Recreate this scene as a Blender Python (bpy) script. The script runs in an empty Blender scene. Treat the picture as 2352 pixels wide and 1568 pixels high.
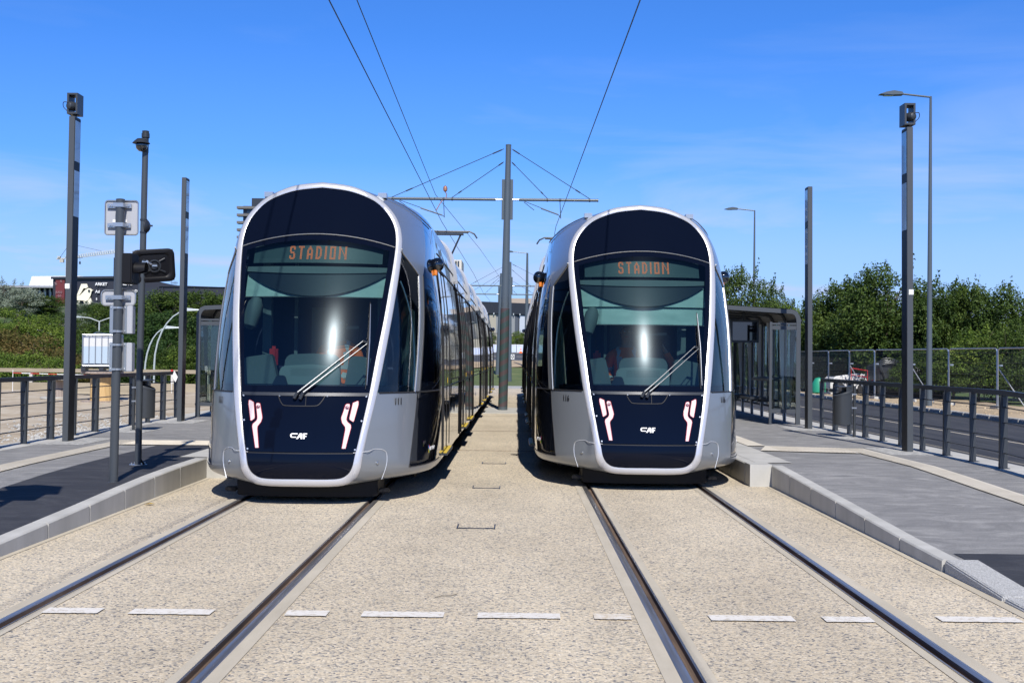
import bpy, bmesh, math, random
from mathutils import Vector, Matrix
R = math.radians
scn = bpy.context.scene
# ------------------------------------------------------------------ camera
F_PX, W_PX = 2740.0, 2352.0
CAM_H = 1.58
yc = Vector((10.0, -40.0, -F_PX)).normalized()
zc = Vector((0.0105, 1.0, 0.0)); zc = (zc - yc * zc.dot(yc)).normalized()
xc = yc.cross(zc)
cam = bpy.data.cameras.new('camera'); co = bpy.data.objects.new('camera', cam)
scn.collection.objects.link(co); scn.camera = co
cam.lens = 36.0 * F_PX / W_PX; cam.sensor_width = 36.0
cam.clip_start = 0.1; cam.clip_end = 6000
co.matrix_world = Matrix.Translation((0, 0, CAM_H)) @ Matrix(((xc[0], xc[1], xc[2]), (yc[0], yc[1], yc[2]), (zc[0], zc[1], zc[2]))).to_4x4()
def at(px, py, Y):
    """point of the place at distance Y along the street, seen at pixel px, py of a 2352 px wide picture"""
    d = Vector((px - 1176, -(py - 784), -F_PX)); w = Vector((d.dot(xc), d.dot(yc), d.dot(zc))); w /= w.y
    return Vector((0, 0, CAM_H)) + w * Y
# ------------------------------------------------------------------ light
SUN_EL, SUN_AZ = 45.0, 6.5
sd = Vector((math.sin(R(SUN_AZ)) * math.cos(R(SUN_EL)), -math.cos(R(SUN_AZ)) * math.cos(R(SUN_EL)), math.sin(R(SUN_EL))))
sun = bpy.data.lights.new('sun', 'SUN'); so = bpy.data.objects.new('sun', sun); scn.collection.objects.link(so)
sun.energy = 4.9; sun.angle = R(0.53); sun.color = (1.0, 0.955, 0.89)
so.rotation_euler = sd.to_track_quat('Z', 'Y').to_euler()
world = bpy.data.worlds.new('World'); scn.world = world; world.use_nodes = True
wn = world.node_tree; wn.nodes.clear()
def N(nt, t, **k):
    n = nt.nodes.new(t)
    for a, b in k.items(): setattr(n, a, b)
    return n
out = N(wn, 'ShaderNodeOutputWorld'); bg = N(wn, 'ShaderNodeBackground'); sky = N(wn, 'ShaderNodeTexSky')
sky.sky_type = 'NISHITA'; sky.sun_disc = False; sky.sun_elevation = R(SUN_EL); sky.sun_rotation = math.pi - R(SUN_AZ)
sky.air_density = 1.0; sky.dust_density = 0.25; sky.ozone_density = 2.4; sky.altitude = 300
bg.inputs['Strength'].default_value = 0.125
tc = N(wn, 'ShaderNodeTexCoord')
tint = N(wn, 'ShaderNodeMix', data_type='RGBA', blend_type='MULTIPLY'); tint.inputs[0].default_value = 1.0
tint.inputs[7].default_value = (0.255, 0.595, 1.17, 1)
wn.links.new(sky.outputs[0], tint.inputs[6])
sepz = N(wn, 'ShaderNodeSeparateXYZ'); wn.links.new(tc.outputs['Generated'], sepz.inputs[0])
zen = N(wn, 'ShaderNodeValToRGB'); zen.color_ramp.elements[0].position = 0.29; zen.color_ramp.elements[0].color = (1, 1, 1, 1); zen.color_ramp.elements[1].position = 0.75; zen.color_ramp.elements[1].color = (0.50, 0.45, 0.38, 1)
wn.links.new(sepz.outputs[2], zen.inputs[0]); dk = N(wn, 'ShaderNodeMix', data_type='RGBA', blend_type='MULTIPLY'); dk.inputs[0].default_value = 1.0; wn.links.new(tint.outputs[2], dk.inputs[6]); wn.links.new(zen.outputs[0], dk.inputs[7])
# thin high cloud: wisps stretched along the horizon
mp = N(wn, 'ShaderNodeMapping'); mp.inputs['Scale'].default_value = (1.2, 1.0, 7.5); mp.inputs['Rotation'].default_value = (0, R(7), 0)
wn.links.new(tc.outputs['Generated'], mp.inputs[0])
nz = N(wn, 'ShaderNodeTexNoise'); nz.inputs['Scale'].default_value = 2.6; nz.inputs['Detail'].default_value = 7; nz.inputs['Roughness'].default_value = 0.55; nz.inputs['Distortion'].default_value = 0.5
wn.links.new(mp.outputs[0], nz.inputs['Vector'])
rp = N(wn, 'ShaderNodeValToRGB'); rp.color_ramp.elements[0].position = 0.49; rp.color_ramp.elements[1].position = 0.72
wn.links.new(nz.outputs[0], rp.inputs[0])
sep = N(wn, 'ShaderNodeSeparateXYZ'); wn.links.new(tc.outputs['Generated'], sep.inputs[0])
band = N(wn, 'ShaderNodeValToRGB'); cr_ = band.color_ramp
cr_.elements[0].position = 0.0; cr_.elements[0].color = (0.9, 0.9, 0.9, 1)
cr_.elements[1].position = 0.26; cr_.elements[1].color = (0.0, 0.0, 0.0, 1)
e = cr_.elements.new(0.05); e.color = (0.85, 0.85, 0.85, 1); e = cr_.elements.new(0.09); e.color = (0.66, 0.66, 0.66, 1); e = cr_.elements.new(0.16); e.color = (0.11, 0.11, 0.11, 1)
wn.links.new(sep.outputs[2], band.inputs[0])
ma = N(wn, 'ShaderNodeMath', operation='MULTIPLY_ADD'); ma.inputs[1].default_value = 0.85; ma.inputs[2].default_value = 0.72; wn.links.new(rp.outputs[0], ma.inputs[0])
m0 = N(wn, 'ShaderNodeMath', operation='MULTIPLY', use_clamp=True); wn.links.new(ma.outputs[0], m0.inputs[0]); wn.links.new(band.outputs[0], m0.inputs[1])
b2 = N(wn, 'ShaderNodeValToRGB'); b2.color_ramp.elements[0].color = (.42, .42, .42, 1); b2.color_ramp.elements[1].position = .33; b2.color_ramp.elements[1].color = (.0, .0, .0, 1); wn.links.new(sep.outputs[2], b2.inputs[0])
m1 = N(wn, 'ShaderNodeMath', operation='MULTIPLY'); wn.links.new(rp.outputs[0], m1.inputs[0]); wn.links.new(b2.outputs[0], m1.inputs[1])
mu = N(wn, 'ShaderNodeMath', operation='ADD', use_clamp=True); wn.links.new(m0.outputs[0], mu.inputs[0]); wn.links.new(m1.outputs[0], mu.inputs[1])
cl = N(wn, 'ShaderNodeMix', data_type='RGBA'); cl.inputs[7].default_value = (3.7, 4.65, 7.0, 1)
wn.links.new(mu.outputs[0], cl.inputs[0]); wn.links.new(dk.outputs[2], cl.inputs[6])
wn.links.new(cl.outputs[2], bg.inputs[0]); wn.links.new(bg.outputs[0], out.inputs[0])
scn.view_settings.view_transform = 'Standard'; scn.view_settings.look = 'None'; scn.view_settings.exposure = 0.2; scn.view_settings.gamma = 1.0
scn.cycles.max_bounces = 8; scn.cycles.transparent_max_bounces = 16; scn.cycles.caustics_reflective = False; scn.cycles.caustics_refractive = False

# ------------------------------------------------------------------ materials
def mat(name, col=(0.5, 0.5, 0.5), rough=0.5, metal=0.0, coat=0.0, emit=None, es=1.0, spec=0.5):
    m = bpy.data.materials.new(name); m.use_nodes = True
    b = m.node_tree.nodes['Principled BSDF']
    b.inputs['Base Color'].default_value = (*col, 1); b.inputs['Roughness'].default_value = rough; b.inputs['Metallic'].default_value = metal
    b.inputs['Coat Weight'].default_value = coat; b.inputs['Coat Roughness'].default_value = 0.03; b.inputs['Specular IOR Level'].default_value = spec
    if emit: b.inputs['Emission Color'].default_value = (*emit, 1); b.inputs['Emission Strength'].default_value = es
    return m
def bs(m): return m.node_tree.nodes['Principled BSDF']
def noise_col(m, stops, scale=5.0, detail=6, rough=0.6, stretch=(1, 1, 1), bump=0.0, bscale=None, dist=0.0, coords='Object'):
    nt = m.node_tree; b = bs(m); t = N(nt, 'ShaderNodeTexCoord'); p = N(nt, 'ShaderNodeMapping'); p.inputs['Scale'].default_value = stretch
    nt.links.new(t.outputs[coords], p.inputs[0])
    n = N(nt, 'ShaderNodeTexNoise'); n.inputs['Scale'].default_value = scale; n.inputs['Detail'].default_value = detail; n.inputs['Roughness'].default_value = rough; n.inputs['Distortion'].default_value = dist
    nt.links.new(p.outputs[0], n.inputs['Vector'])
    r = N(nt, 'ShaderNodeValToRGB'); el = r.color_ramp.elements
    el[0].position = stops[0][0]; el[0].color = (*stops[0][1], 1); el[1].position = stops[-1][0]; el[1].color = (*stops[-1][1], 1)
    for s in stops[1:-1]: q = el.new(s[0]); q.color = (*s[1], 1)
    nt.links.new(n.outputs[0], r.inputs[0]); nt.links.new(r.outputs[0], b.inputs['Base Color'])
    if bump:
        bn = n
        if bscale:
            bn = N(nt, 'ShaderNodeTexNoise'); bn.inputs['Scale'].default_value = bscale; bn.inputs['Detail'].default_value = 4; nt.links.new(t.outputs[coords], bn.inputs['Vector'])
        bp = N(nt, 'ShaderNodeBump'); bp.inputs['Strength'].default_value = bump; bp.inputs['Distance'].default_value = 0.01
        nt.links.new(bn.outputs[0], bp.inputs['Height']); nt.links.new(bp.outputs[0], b.inputs['Normal'])
    return r
def wavy(m, scale=1.5, strength=0.15, dist=0.02, stretch=(1, 1, 1)):
    nt = m.node_tree; t = N(nt, 'ShaderNodeTexCoord'); p = N(nt, 'ShaderNodeMapping'); p.inputs['Scale'].default_value = stretch
    n = N(nt, 'ShaderNodeTexNoise'); n.inputs['Scale'].default_value = scale; n.inputs['Detail'].default_value = 1.5
    bp = N(nt, 'ShaderNodeBump'); bp.inputs['Strength'].default_value = strength; bp.inputs['Distance'].default_value = dist
    nt.links.new(t.outputs['Object'], p.inputs[0]); nt.links.new(p.outputs[0], n.inputs['Vector']); nt.links.new(n.outputs[0], bp.inputs['Height'])
    b = bs(m); nt.links.new(bp.outputs[0], b.inputs['Normal']); nt.links.new(bp.outputs[0], b.inputs['Coat Normal'])
M = {}
# exposed aggregate concrete
m = mat('aggregate_concrete', rough=0.85); nt = m.node_tree; b = bs(m); t = N(nt, 'ShaderNodeTexCoord')
v = N(nt, 'ShaderNodeTexVoronoi'); v.inputs['Scale'].default_value = 76; v.inputs['Randomness'].default_value = 1.0
nt.links.new(t.outputs['Object'], v.inputs['Vector'])
sp = N(nt, 'ShaderNodeSeparateColor'); nt.links.new(v.outputs['Color'], sp.inputs[0])
r1 = N(nt, 'ShaderNodeValToRGB'); el = r1.color_ramp.elements; r1.color_ramp.interpolation = 'CONSTANT'
el[0].position = 0; el[0].color = (0.15, 0.15, 0.16, 1); el[1].position = 0.92; el[1].color = (0.76, 0.67, 0.53, 1)
for p_, c_ in [(0.10, (0.30, 0.285, 0.26)), (0.24, (0.50, 0.43, 0.325)), (0.45, (0.59, 0.51, 0.38)), (0.68, (0.69, 0.585, 0.425))]:
    q = el.new(p_); q.color = (*c_, 1)
nt.links.new(sp.outputs[0], r1.inputs[0])
n2 = N(nt, 'ShaderNodeTexNoise'); n2.inputs['Scale'].default_value = 1.3; n2.inputs['Detail'].default_value = 9; n2.inputs['Roughness'].default_value = 0.68
nt.links.new(t.outputs['Object'], n2.inputs['Vector'])
r2 = N(nt, 'ShaderNodeValToRGB'); r2.color_ramp.elements[0].position = 0.3; r2.color_ramp.elements[0].color = (0.86, 0.86, 0.86, 1); r2.color_ramp.elements[1].position = 0.72; r2.color_ramp.elements[1].color = (1.08, 1.07, 1.06, 1)
nt.links.new(n2.outputs[0], r2.inputs[0])
mx = N(nt, 'ShaderNodeMix', data_type='RGBA', blend_type='MULTIPLY'); mx.inputs[0].default_value = 1
nt.links.new(r1.outputs[0], mx.inputs[6]); nt.links.new(r2.outputs[0], mx.inputs[7])
# cement paste showing between the stones in patches
n3 = N(nt, 'ShaderNodeTexNoise'); n3.inputs['Scale'].default_value = 24; n3.inputs['Detail'].default_value = 5; nt.links.new(t.outputs['Object'], n3.inputs['Vector'])
r3 = N(nt, 'ShaderNodeValToRGB'); r3.color_ramp.elements[0].position = 0.50; r3.color_ramp.elements[1].position = 0.66; nt.links.new(n3.outputs[0], r3.inputs[0])
n5 = N(nt, 'ShaderNodeTexNoise'); n5.inputs['Scale'].default_value = 0.42; n5.inputs['Detail'].default_value = 6; n5.inputs['Roughness'].default_value = .6; mp5 = N(nt, 'ShaderNodeMapping'); mp5.inputs['Scale'].default_value = (1.6, .5, 1); nt.links.new(t.outputs['Object'], mp5.inputs[0]); nt.links.new(mp5.outputs[0], n5.inputs['Vector'])
r5 = N(nt, 'ShaderNodeValToRGB'); r5.color_ramp.elements[0].position = .34; r5.color_ramp.elements[0].color = (.84, .83, .82, 1); r5.color_ramp.elements[1].position = .62; r5.color_ramp.elements[1].color = (1.03, 1.03, 1.03, 1); nt.links.new(n5.outputs[0], r5.inputs[0])
mx5 = N(nt, 'ShaderNodeMix', data_type='RGBA', blend_type='MULTIPLY'); mx5.inputs[0].default_value = 1
mx2 = N(nt, 'ShaderNodeMix', data_type='RGBA'); mx2.inputs[7].default_value = (0.61, 0.535, 0.41, 1)
nt.links.new(r3.outputs[0], mx2.inputs[0]); nt.links.new(mx.outputs[2], mx2.inputs[6]); nt.links.new(mx2.outputs[2], mx5.inputs[6]); nt.links.new(r5.outputs[0], mx5.inputs[7]); nt.links.new(mx5.outputs[2], b.inputs['Base Color'])
bp = N(nt, 'ShaderNodeBump'); bp.inputs['Strength'].default_value = 0.5; bp.inputs['Distance'].default_value = 0.006; nt.links.new(v.outputs['Distance'], bp.inputs['Height']); bp.invert = True
nt.links.new(bp.outputs[0], b.inputs['Normal']); M['agg'] = m
m = mat('smooth_concrete', rough=0.8); noise_col(m, [(0.3, (0.41, 0.365, 0.285)), (0.55, (0.495, 0.442, 0.35)), (0.75, (0.58, 0.52, 0.42))], 3, 8, 0.65, (1, 0.25, 1), 0.25, 90); M['paste'] = m
m = mat('kerb_concrete', rough=0.75); noise_col(m, [(0.25, (0.36, 0.355, 0.33)), (0.5, (0.45, 0.44, 0.41)), (0.8, (0.55, 0.54, 0.51))], 2.2, 8, 0.6, (1, 1, 0.35), 0.1, 60); M['kerb'] = m
m = mat('granite', rough=0.9); noise_col(m, [(0.3, (0.26, 0.26, 0.255)), (0.5, (0.40, 0.40, 0.395)), (0.7, (0.56, 0.56, 0.55))], 90, 3, 0.5, (1, 1, 1), 0.6); M['granite'] = m
def asphalt(name, c0, c1, c2, st=(0.75, 1.5, 1)):
    m = mat(name, rough=0.8); r = noise_col(m, [(0.30, c0), (0.5, c1), (0.72, c2)], 1.9, 12, 0.66, st, 0.35, 170, 1.6)
    nt = m.node_tree; t = N(nt, 'ShaderNodeTexCoord'); v = N(nt, 'ShaderNodeTexNoise'); v.inputs['Scale'].default_value = 130; v.inputs['Detail'].default_value = 2; nt.links.new(t.outputs['Object'], v.inputs['Vector'])
    q = N(nt, 'ShaderNodeValToRGB'); q.color_ramp.elements[0].position = .35; q.color_ramp.elements[0].color = (.72, .72, .72, 1); q.color_ramp.elements[1].position = .68; q.color_ramp.elements[1].color = (1.35, 1.34, 1.32, 1); nt.links.new(v.outputs[0], q.inputs[0])
    mx = N(nt, 'ShaderNodeMix', data_type='RGBA', blend_type='MULTIPLY'); mx.inputs[0].default_value = 1; nt.links.new(r.outputs[0], mx.inputs[6]); nt.links.new(q.outputs[0], mx.inputs[7]); nt.links.new(mx.outputs[2], bs(m).inputs['Base Color']); return m
M['asph'] = asphalt('platform_asphalt', (0.155, 0.154, 0.155), (0.225, 0.223, 0.222), (0.33, 0.325, 0.318))
M['asph_new'] = asphalt('fresh_asphalt', (0.022, 0.023, 0.028), (0.034, 0.035, 0.041), (0.062, 0.063, 0.070))
M['road'] = asphalt('road_asphalt', (0.020, 0.021, 0.025), (0.038, 0.039, 0.043), (0.085, 0.084, 0.084), (2.5, 0.10, 1))
m = mat('tactile', (0.62, 0.57, 0.48), 0.7); noise_col(m, [(0.3, (0.56, 0.51, 0.42)), (0.7, (0.68, 0.63, 0.54))], 2.5, 6); M['tactile'] = m
m = mat('white_paint', (0.75, 0.74, 0.71), 0.7); noise_col(m, [(0.38, (0.50, 0.45, 0.37)), (0.47, (0.70, 0.665, 0.61)), (0.8, (0.76, 0.735, 0.69))], 28, 6, 0.7); M['paint'] = m
m = mat('rail_steel', (0.30, 0.29, 0.28), 0.38, 0.85); noise_col(m, [(0.3, (0.26, 0.24, 0.23)), (0.6, (0.50, 0.48, 0.46))], 2, 8, 0.6, (12, 0.3, 1)); M['steel'] = m
m = mat('rail_groove', (0.09, 0.06, 0.045), 0.75); noise_col(m, [(0.35, (0.07, 0.05, 0.04)), (0.55, (0.17, 0.115, 0.08)), (0.8, (0.30, 0.23, 0.17))], 2.2, 8, 0.6, (10, 0.5, 4)); M['rust'] = m
M['rubber'] = mat('rubber', (0.018, 0.018, 0.02), 0.6)
m = mat('silver_paint', (0.235, 0.255, 0.28), 0.30, 0.30, 0.4)
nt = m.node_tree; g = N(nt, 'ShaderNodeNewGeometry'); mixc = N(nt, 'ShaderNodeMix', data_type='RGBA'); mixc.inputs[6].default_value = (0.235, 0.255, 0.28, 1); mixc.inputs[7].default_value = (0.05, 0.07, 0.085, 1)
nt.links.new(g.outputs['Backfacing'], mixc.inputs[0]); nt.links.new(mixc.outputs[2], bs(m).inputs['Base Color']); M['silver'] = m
M['frame'] = mat('frame_paint', (0.56, 0.565, 0.60), 0.26, 0.35, 0.4)
m = mat('black_gloss', (0.006, 0.008, 0.014), 0.045, 0, 1.0, spec=0.8); M['black'] = m
m = mat('black_gloss_front', (0.003, 0.005, 0.013), 0.06, 0, 0.0, spec=0.16); wavy(m, 1.8, 0.05, 0.02); M['blackf'] = m
m = mat('black_gloss_side', (0.008, 0.009, 0.012), 0.03, 0, 1.0, spec=1.0); wavy(m, 1.3, 0.30, 0.03, (1, 0.55, 0.35)); M['blacks'] = m
M['matblack'] = mat('matt_black', (0.006, 0.006, 0.008), 0.5, spec=0.25)
M['undergrey'] = mat('skirt_black', (0.007, 0.007, 0.008), 0.5, spec=0.2)
M['railing'] = mat('railing_paint', (0.042, 0.048, 0.056), 0.42, 0.1); M['binp'] = mat('bin_paint', (0.045, 0.05, 0.057), 0.36, 0.1)
M['anthracite'] = mat('anthracite_paint', (0.062, 0.070, 0.080), 0.45, 0.1)
m = mat('anthracite_round', (0.058, 0.066, 0.075), 0.36, 0.1); M['anthr2'] = m
M['mastgrey'] = mat('mast_grey', (0.085, 0.105, 0.122), 0.38, 0.1)
M['dark'] = mat('dark_metal', (0.030, 0.034, 0.042), 0.4, 0.1)
M['wipermetal'] = mat('wiper_arm', (0.16, 0.17, 0.18), 0.42, 0.6)
M['galv'] = mat('galvanised', (0.50, 0.515, 0.53), 0.35, 0.85)
M['signback'] = mat('sign_back', (0.42, 0.43, 0.46), 0.45, 0.1)
M['white'] = mat('white', (0.8, 0.8, 0.8), 0.5)
M['yellow'] = mat('yellow_paint', (0.65, 0.46, 0.04), 0.5)
M['yellow2'] = mat('button_yellow', (0.5, 0.33, 0.02), 0.5)
M['orange_lens'] = mat('orange_lens', (0.75, 0.22, 0.03), 0.15, 0, 0.5)
M['led'] = mat('led_orange', (0.3, 0.05, 0.01), 0.5, emit=(1.0, 0.26, 0.09), es=1.35)
M['lampl'] = mat('headlight_lens', (0.74, 0.60, 0.60), 0.2, 0, 0.3)
M['rededge'] = mat('lamp_edge_red', (.35, .03, .04), .3)
M['redlens'] = mat('tail_lens', (0.20, 0.08, 0.10), 0.1, 0, 1.0)
M['teal'] = mat('console_teal', (0.13, 0.17, 0.18), 0.5)
M['tealp'] = mat('console_panel', (0.24, 0.30, 0.30), 0.55)
m = mat('sunblind', (0.50, 0.64, 0.60), 0.8); noise_col(m, [(0.3, (0.42, 0.56, 0.53)), (0.7, (0.60, 0.74, 0.69))], 3, 5, 0.5, (1, 1, 3)); M['blind'] = m
M['shade'] = mat('dark_shade', (0.012, 0.022, 0.045), 0.5)
M['navy'] = mat('navy_wall', (0.025, 0.045, 0.11), 0.6)
M['cabgrey'] = mat('cab_lining', (0.16, 0.20, 0.21), 0.7)
M['cablight'] = mat('cab_pillar', (0.75, 0.86, 0.78), 0.6)
M['board'] = mat('display_face', (0.075, 0.115, 0.125), 0.4)
M['orange'] = mat('hi_vis_orange', (0.95, 0.17, 0.035), 0.8)
M['reflect'] = mat('reflective_tape', (0.45, 0.48, 0.48), 0.45)
M['skin'] = mat('skin', (0.48, 0.27, 0.19), 0.55)
M['hair'] = mat('hair', (0.03, 0.02, 0.015), 0.7)
M['trouser'] = mat('trousers', (0.03, 0.035, 0.06), 0.8)
M['red'] = mat('red_paint', (0.55, 0.03, 0.03), 0.45)
M['greenp'] = mat('green_plastic', (0.02, 0.28, 0.17), 0.5)
M['copper'] = mat('copper', (0.55, 0.27, 0.17), 0.4, 0.7)
M['wire'] = mat('wire', (0.055, 0.06, 0.07), 0.5, 0.5)
M['interwhite'] = mat('rib_silver', (0.70, 0.72, 0.75), 0.3, 0.4, 0.4)
def glass(name, tint, fres=0.04, rough=0.0, haze=0.0):
    m = bpy.data.materials.new(name); m.use_nodes = True; nt = m.node_tree; nt.nodes.clear()
    o = N(nt, 'ShaderNodeOutputMaterial'); tr = N(nt, 'ShaderNodeBsdfTransparent'); tr.inputs[0].default_value = (*tint, 1)
    gl = N(nt, 'ShaderNodeBsdfGlossy'); gl.inputs['Roughness'].default_value = rough; gl.inputs[0].default_value = (1, 1, 1, 1)
    lw = N(nt, 'ShaderNodeFresnel'); lw.inputs['IOR'].default_value = 1.5
    ad = N(nt, 'ShaderNodeMath', operation='ADD'); ad.inputs[1].default_value = fres; ad.use_clamp = True
    mxs = N(nt, 'ShaderNodeMixShader'); nt.links.new(lw.outputs[0], ad.inputs[0]); nt.links.new(ad.outputs[0], mxs.inputs[0])
    nt.links.new(tr.outputs[0], mxs.inputs[1]); nt.links.new(gl.outputs[0], mxs.inputs[2])
    last = mxs
    if haze:
        g2 = N(nt, 'ShaderNodeBsdfGlossy'); g2.inputs['Roughness'].default_value = 0.19; g2.inputs[0].default_value = (0.75, 0.9, 1.0, 1)
        m2 = N(nt, 'ShaderNodeMixShader'); m2.inputs[0].default_value = haze
        nt.links.new(mxs.outputs[0], m2.inputs[1]); nt.links.new(g2.outputs[0], m2.inputs[2]); last = m2
    nt.links.new(last.outputs[0], o.inputs[0]); return m
M['screen'] = glass('windscreen_glass', (0.40, 0.53, 0.54), 0.015, 0.02, 0.0045)
M['cabglass'] = glass('cab_side_glass', (0.74, 0.88, 0.80), 0.0, 0.0)
M['shelterglass'] = glass('shelter_glass', (0.88, 0.94, 0.92), 0.0, 0.0)
M['lampglass'] = mat('lamp_panel', (0.16, 0.24, 0.36), 0.12, 0.0, 0.8)

# ------------------------------------------------------------------ mesh helpers
class MB:
    def __init__(s): s.v = []; s.f = []; s.mi = []; s.m = 0
    def add(s, vs, fs):
        k = len(s.v); s.v += [tuple(p) for p in vs]; s.f += [tuple(i + k for i in f) for f in fs]; s.mi += [s.m] * len(fs); return s
    def box(s, x0, x1, y0, y1, z0, z1, rz=0, piv=None):
        vs = [(x0, y0, z0), (x1, y0, z0), (x1, y1, z0), (x0, y1, z0), (x0, y0, z1), (x1, y0, z1), (x1, y1, z1), (x0, y1, z1)]
        if rz:
            px, py = piv or ((x0 + x1) / 2, (y0 + y1) / 2); c, n = math.cos(rz), math.sin(rz)
            vs = [(px + (x - px) * c - (y - py) * n, py + (x - px) * n + (y - py) * c, z) for x, y, z in vs]
        return s.add(vs, [(0, 3, 2, 1), (4, 5, 6, 7), (0, 1, 5, 4), (1, 2, 6, 5), (2, 3, 7, 6), (3, 0, 4, 7)])
    def hexa(s, bot, top): return s.add(list(bot) + list(top), [(3, 2, 1, 0), (4, 5, 6, 7), (0, 1, 5, 4), (1, 2, 6, 5), (2, 3, 7, 6), (3, 0, 4, 7)])
    def path(s, pts, r, n=8, cap=True, close=False):
        pts = [Vector(p) for p in pts]; rs = r if isinstance(r, (list, tuple)) else [r] * len(pts)
        rings = []; up = None; L = len(pts)
        for i, p in enumerate(pts):
            if close: d = (pts[(i + 1) % L] - pts[i - 1])
            else: d = (pts[min(i + 1, L - 1)] - pts[max(i - 1, 0)])
            d.normalize()
            if up is None: up = d.orthogonal().normalized()
            else:
                up = up - d * up.dot(d)
                up = up.normalized() if up.length > 1e-6 else d.orthogonal().normalized()
            sd_ = d.cross(up)
            rings.append([p + (up * math.cos(2 * math.pi * k / n) + sd_ * math.sin(2 * math.pi * k / n)) * rs[i] for k in range(n)])
        vs = [q for rr in rings for q in rr]; fs = []
        for i in range(L if close else L - 1):
            j = (i + 1) % L
            for k in range(n): fs.append((i * n + k, i * n + (k + 1) % n, j * n + (k + 1) % n, j * n + k))
        if cap and not close: fs += [tuple(reversed(range(n))), tuple((L - 1) * n + k for k in range(n))]
        return s.add(vs, fs)
    def tube(s, a, b, r, n=10, r2=None): return s.path([a, b], [r, r if r2 is None else r2], n)
    def prism(s, poly, a, b, axis='z'):
        n = len(poly)
        def P3(p, d): return {'z': (p[0], p[1], d), 'y': (p[0], d, p[1]), 'x': (d, p[0], p[1])}[axis]
        vs = [P3(p, a) for p in poly] + [P3(p, b) for p in poly]
        fs = [tuple(reversed(range(n))), tuple(range(n, 2 * n))] + [(i, (i + 1) % n, n + (i + 1) % n, n + i) for i in range(n)]
        return s.add(vs, fs)
    def lathe(s, prof, c=(0, 0, 0), n=20, axis=None):
        c = Vector(c); ax = Vector(axis).normalized() if axis else Vector((0, 0, 1)); u = ax.orthogonal().normalized(); w = ax.cross(u); vs = []
        for r, h in prof:
            for k in range(n): a = 2 * math.pi * k / n; vs.append(c + ax * h + (u * math.cos(a) + w * math.sin(a)) * r)
        fs = [(i * n + k, i * n + (k + 1) % n, (i + 1) * n + (k + 1) % n, (i + 1) * n + k) for i in range(len(prof) - 1) for k in range(n)]
        fs += [tuple(reversed(range(n))), tuple((len(prof) - 1) * n + k for k in range(n))]
        return s.add(vs, fs)
    def grid(s, rows, flip=False):
        n = len(rows[0]); vs = [p for r in rows for p in r]; fs = []
        for i in range(len(rows) - 1):
            for k in range(n - 1):
                f = (i * n + k, i * n + k + 1, (i + 1) * n + k + 1, (i + 1) * n + k); fs.append(f[::-1] if flip else f)
        return s.add(vs, fs)
    def build(s, name, material, parent=None, smooth=False, bevel=0, loc=None, fix=True, ang=35, merge=False):
        me = bpy.data.meshes.new(name); off = Vector((0, 0, 0))
        if loc is not None: off = Vector(loc)
        me.from_pydata([tuple(Vector(p) - off) for p in s.v], [], s.f)
        mats = material if isinstance(material, (list, tuple)) else [material]
        for q in mats: me.materials.append(q)
        if len(mats) > 1: me.polygons.foreach_set('material_index', s.mi)
        if fix or bevel or merge:
            bm = bmesh.new(); bm.from_mesh(me)
            if merge: bmesh.ops.remove_doubles(bm, verts=bm.verts, dist=1e-4)
            if fix: bmesh.ops.recalc_face_normals(bm, faces=bm.faces)
            if bevel:
                es = [e for e in bm.edges if len(e.link_faces) == 2 and e.calc_face_angle(0) > 0.5]
                bmesh.ops.bevel(bm, geom=es, offset=bevel, segments=2, affect='EDGES', clamp_overlap=True)
            bm.to_mesh(me); bm.free()
        if smooth or bevel:
            me.polygons.foreach_set('use_smooth', [True] * len(me.polygons)); me.set_sharp_from_angle(angle=R(ang))
        me.update()
        o = bpy.data.objects.new(name, me); scn.collection.objects.link(o)
        if parent is not None: o.parent = parent
        elif loc is not None: o.location = off
        return o
def tag(o, label=None, cat=None, group=None, kind=None):
    if label: o['label'] = label
    if cat: o['category'] = cat
    if group: o['group'] = group
    if kind: o['kind'] = kind
    return o
def thing(name, label, cat, loc=(0, 0, 0), rz=0, group=None):
    o = bpy.data.objects.new(name, None); scn.collection.objects.link(o); o.location = loc; o.rotation_euler = (0, 0, rz)
    o.empty_display_size = 0.2
    return tag(o, label, cat, group)
def copy_tree(o, parent=None):
    c = o.copy(); scn.collection.objects.link(c); c.parent = parent
    for ch in list(o.children): copy_tree(ch, c)
    return c
def place(o, loc, rz=None, label=None, scale=None):
    o.location = loc
    if rz is not None: o.rotation_euler = (0, 0, rz)
    if label: o['label'] = label
    if scale: o.scale = scale
    return o
def text(name, s, size, material, parent, loc, rot=(math.pi / 2, 0, 0), ext=0.002, bold=0.0, sx=1.0, shear=0.0, align='CENTER'):
    cu = bpy.data.curves.new(name, 'FONT'); cu.body = s; cu.size = size; cu.extrude = ext; cu.offset = bold; cu.align_x = align; cu.align_y = 'CENTER'; cu.shear = shear; cu.resolution_u = 3
    tmp = bpy.data.objects.new(name, cu); scn.collection.objects.link(tmp); bpy.context.view_layer.update()
    me = bpy.data.meshes.new_from_object(tmp.evaluated_get(bpy.context.evaluated_depsgraph_get()))
    bpy.data.objects.remove(tmp); me.materials.clear(); me.materials.append(material)
    me.transform(Matrix.Diagonal((sx, 1, 1, 1))); me.transform(Matrix.LocRotScale(Vector(loc), __import__('mathutils').Euler(rot), None))
    o = bpy.data.objects.new(name, me); scn.collection.objects.link(o); o.parent = parent; return o
def lerp(a, b, t): return a + (b - a) * t
def interp(x, tab):
    if x <= tab[0][0]: return tab[0][1]
    for (a, fa), (b, fb) in zip(tab, tab[1:]):
        if x <= b: return fa + (fb - fa) * (x - a) / (b - a)
    return tab[-1][1]
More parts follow.
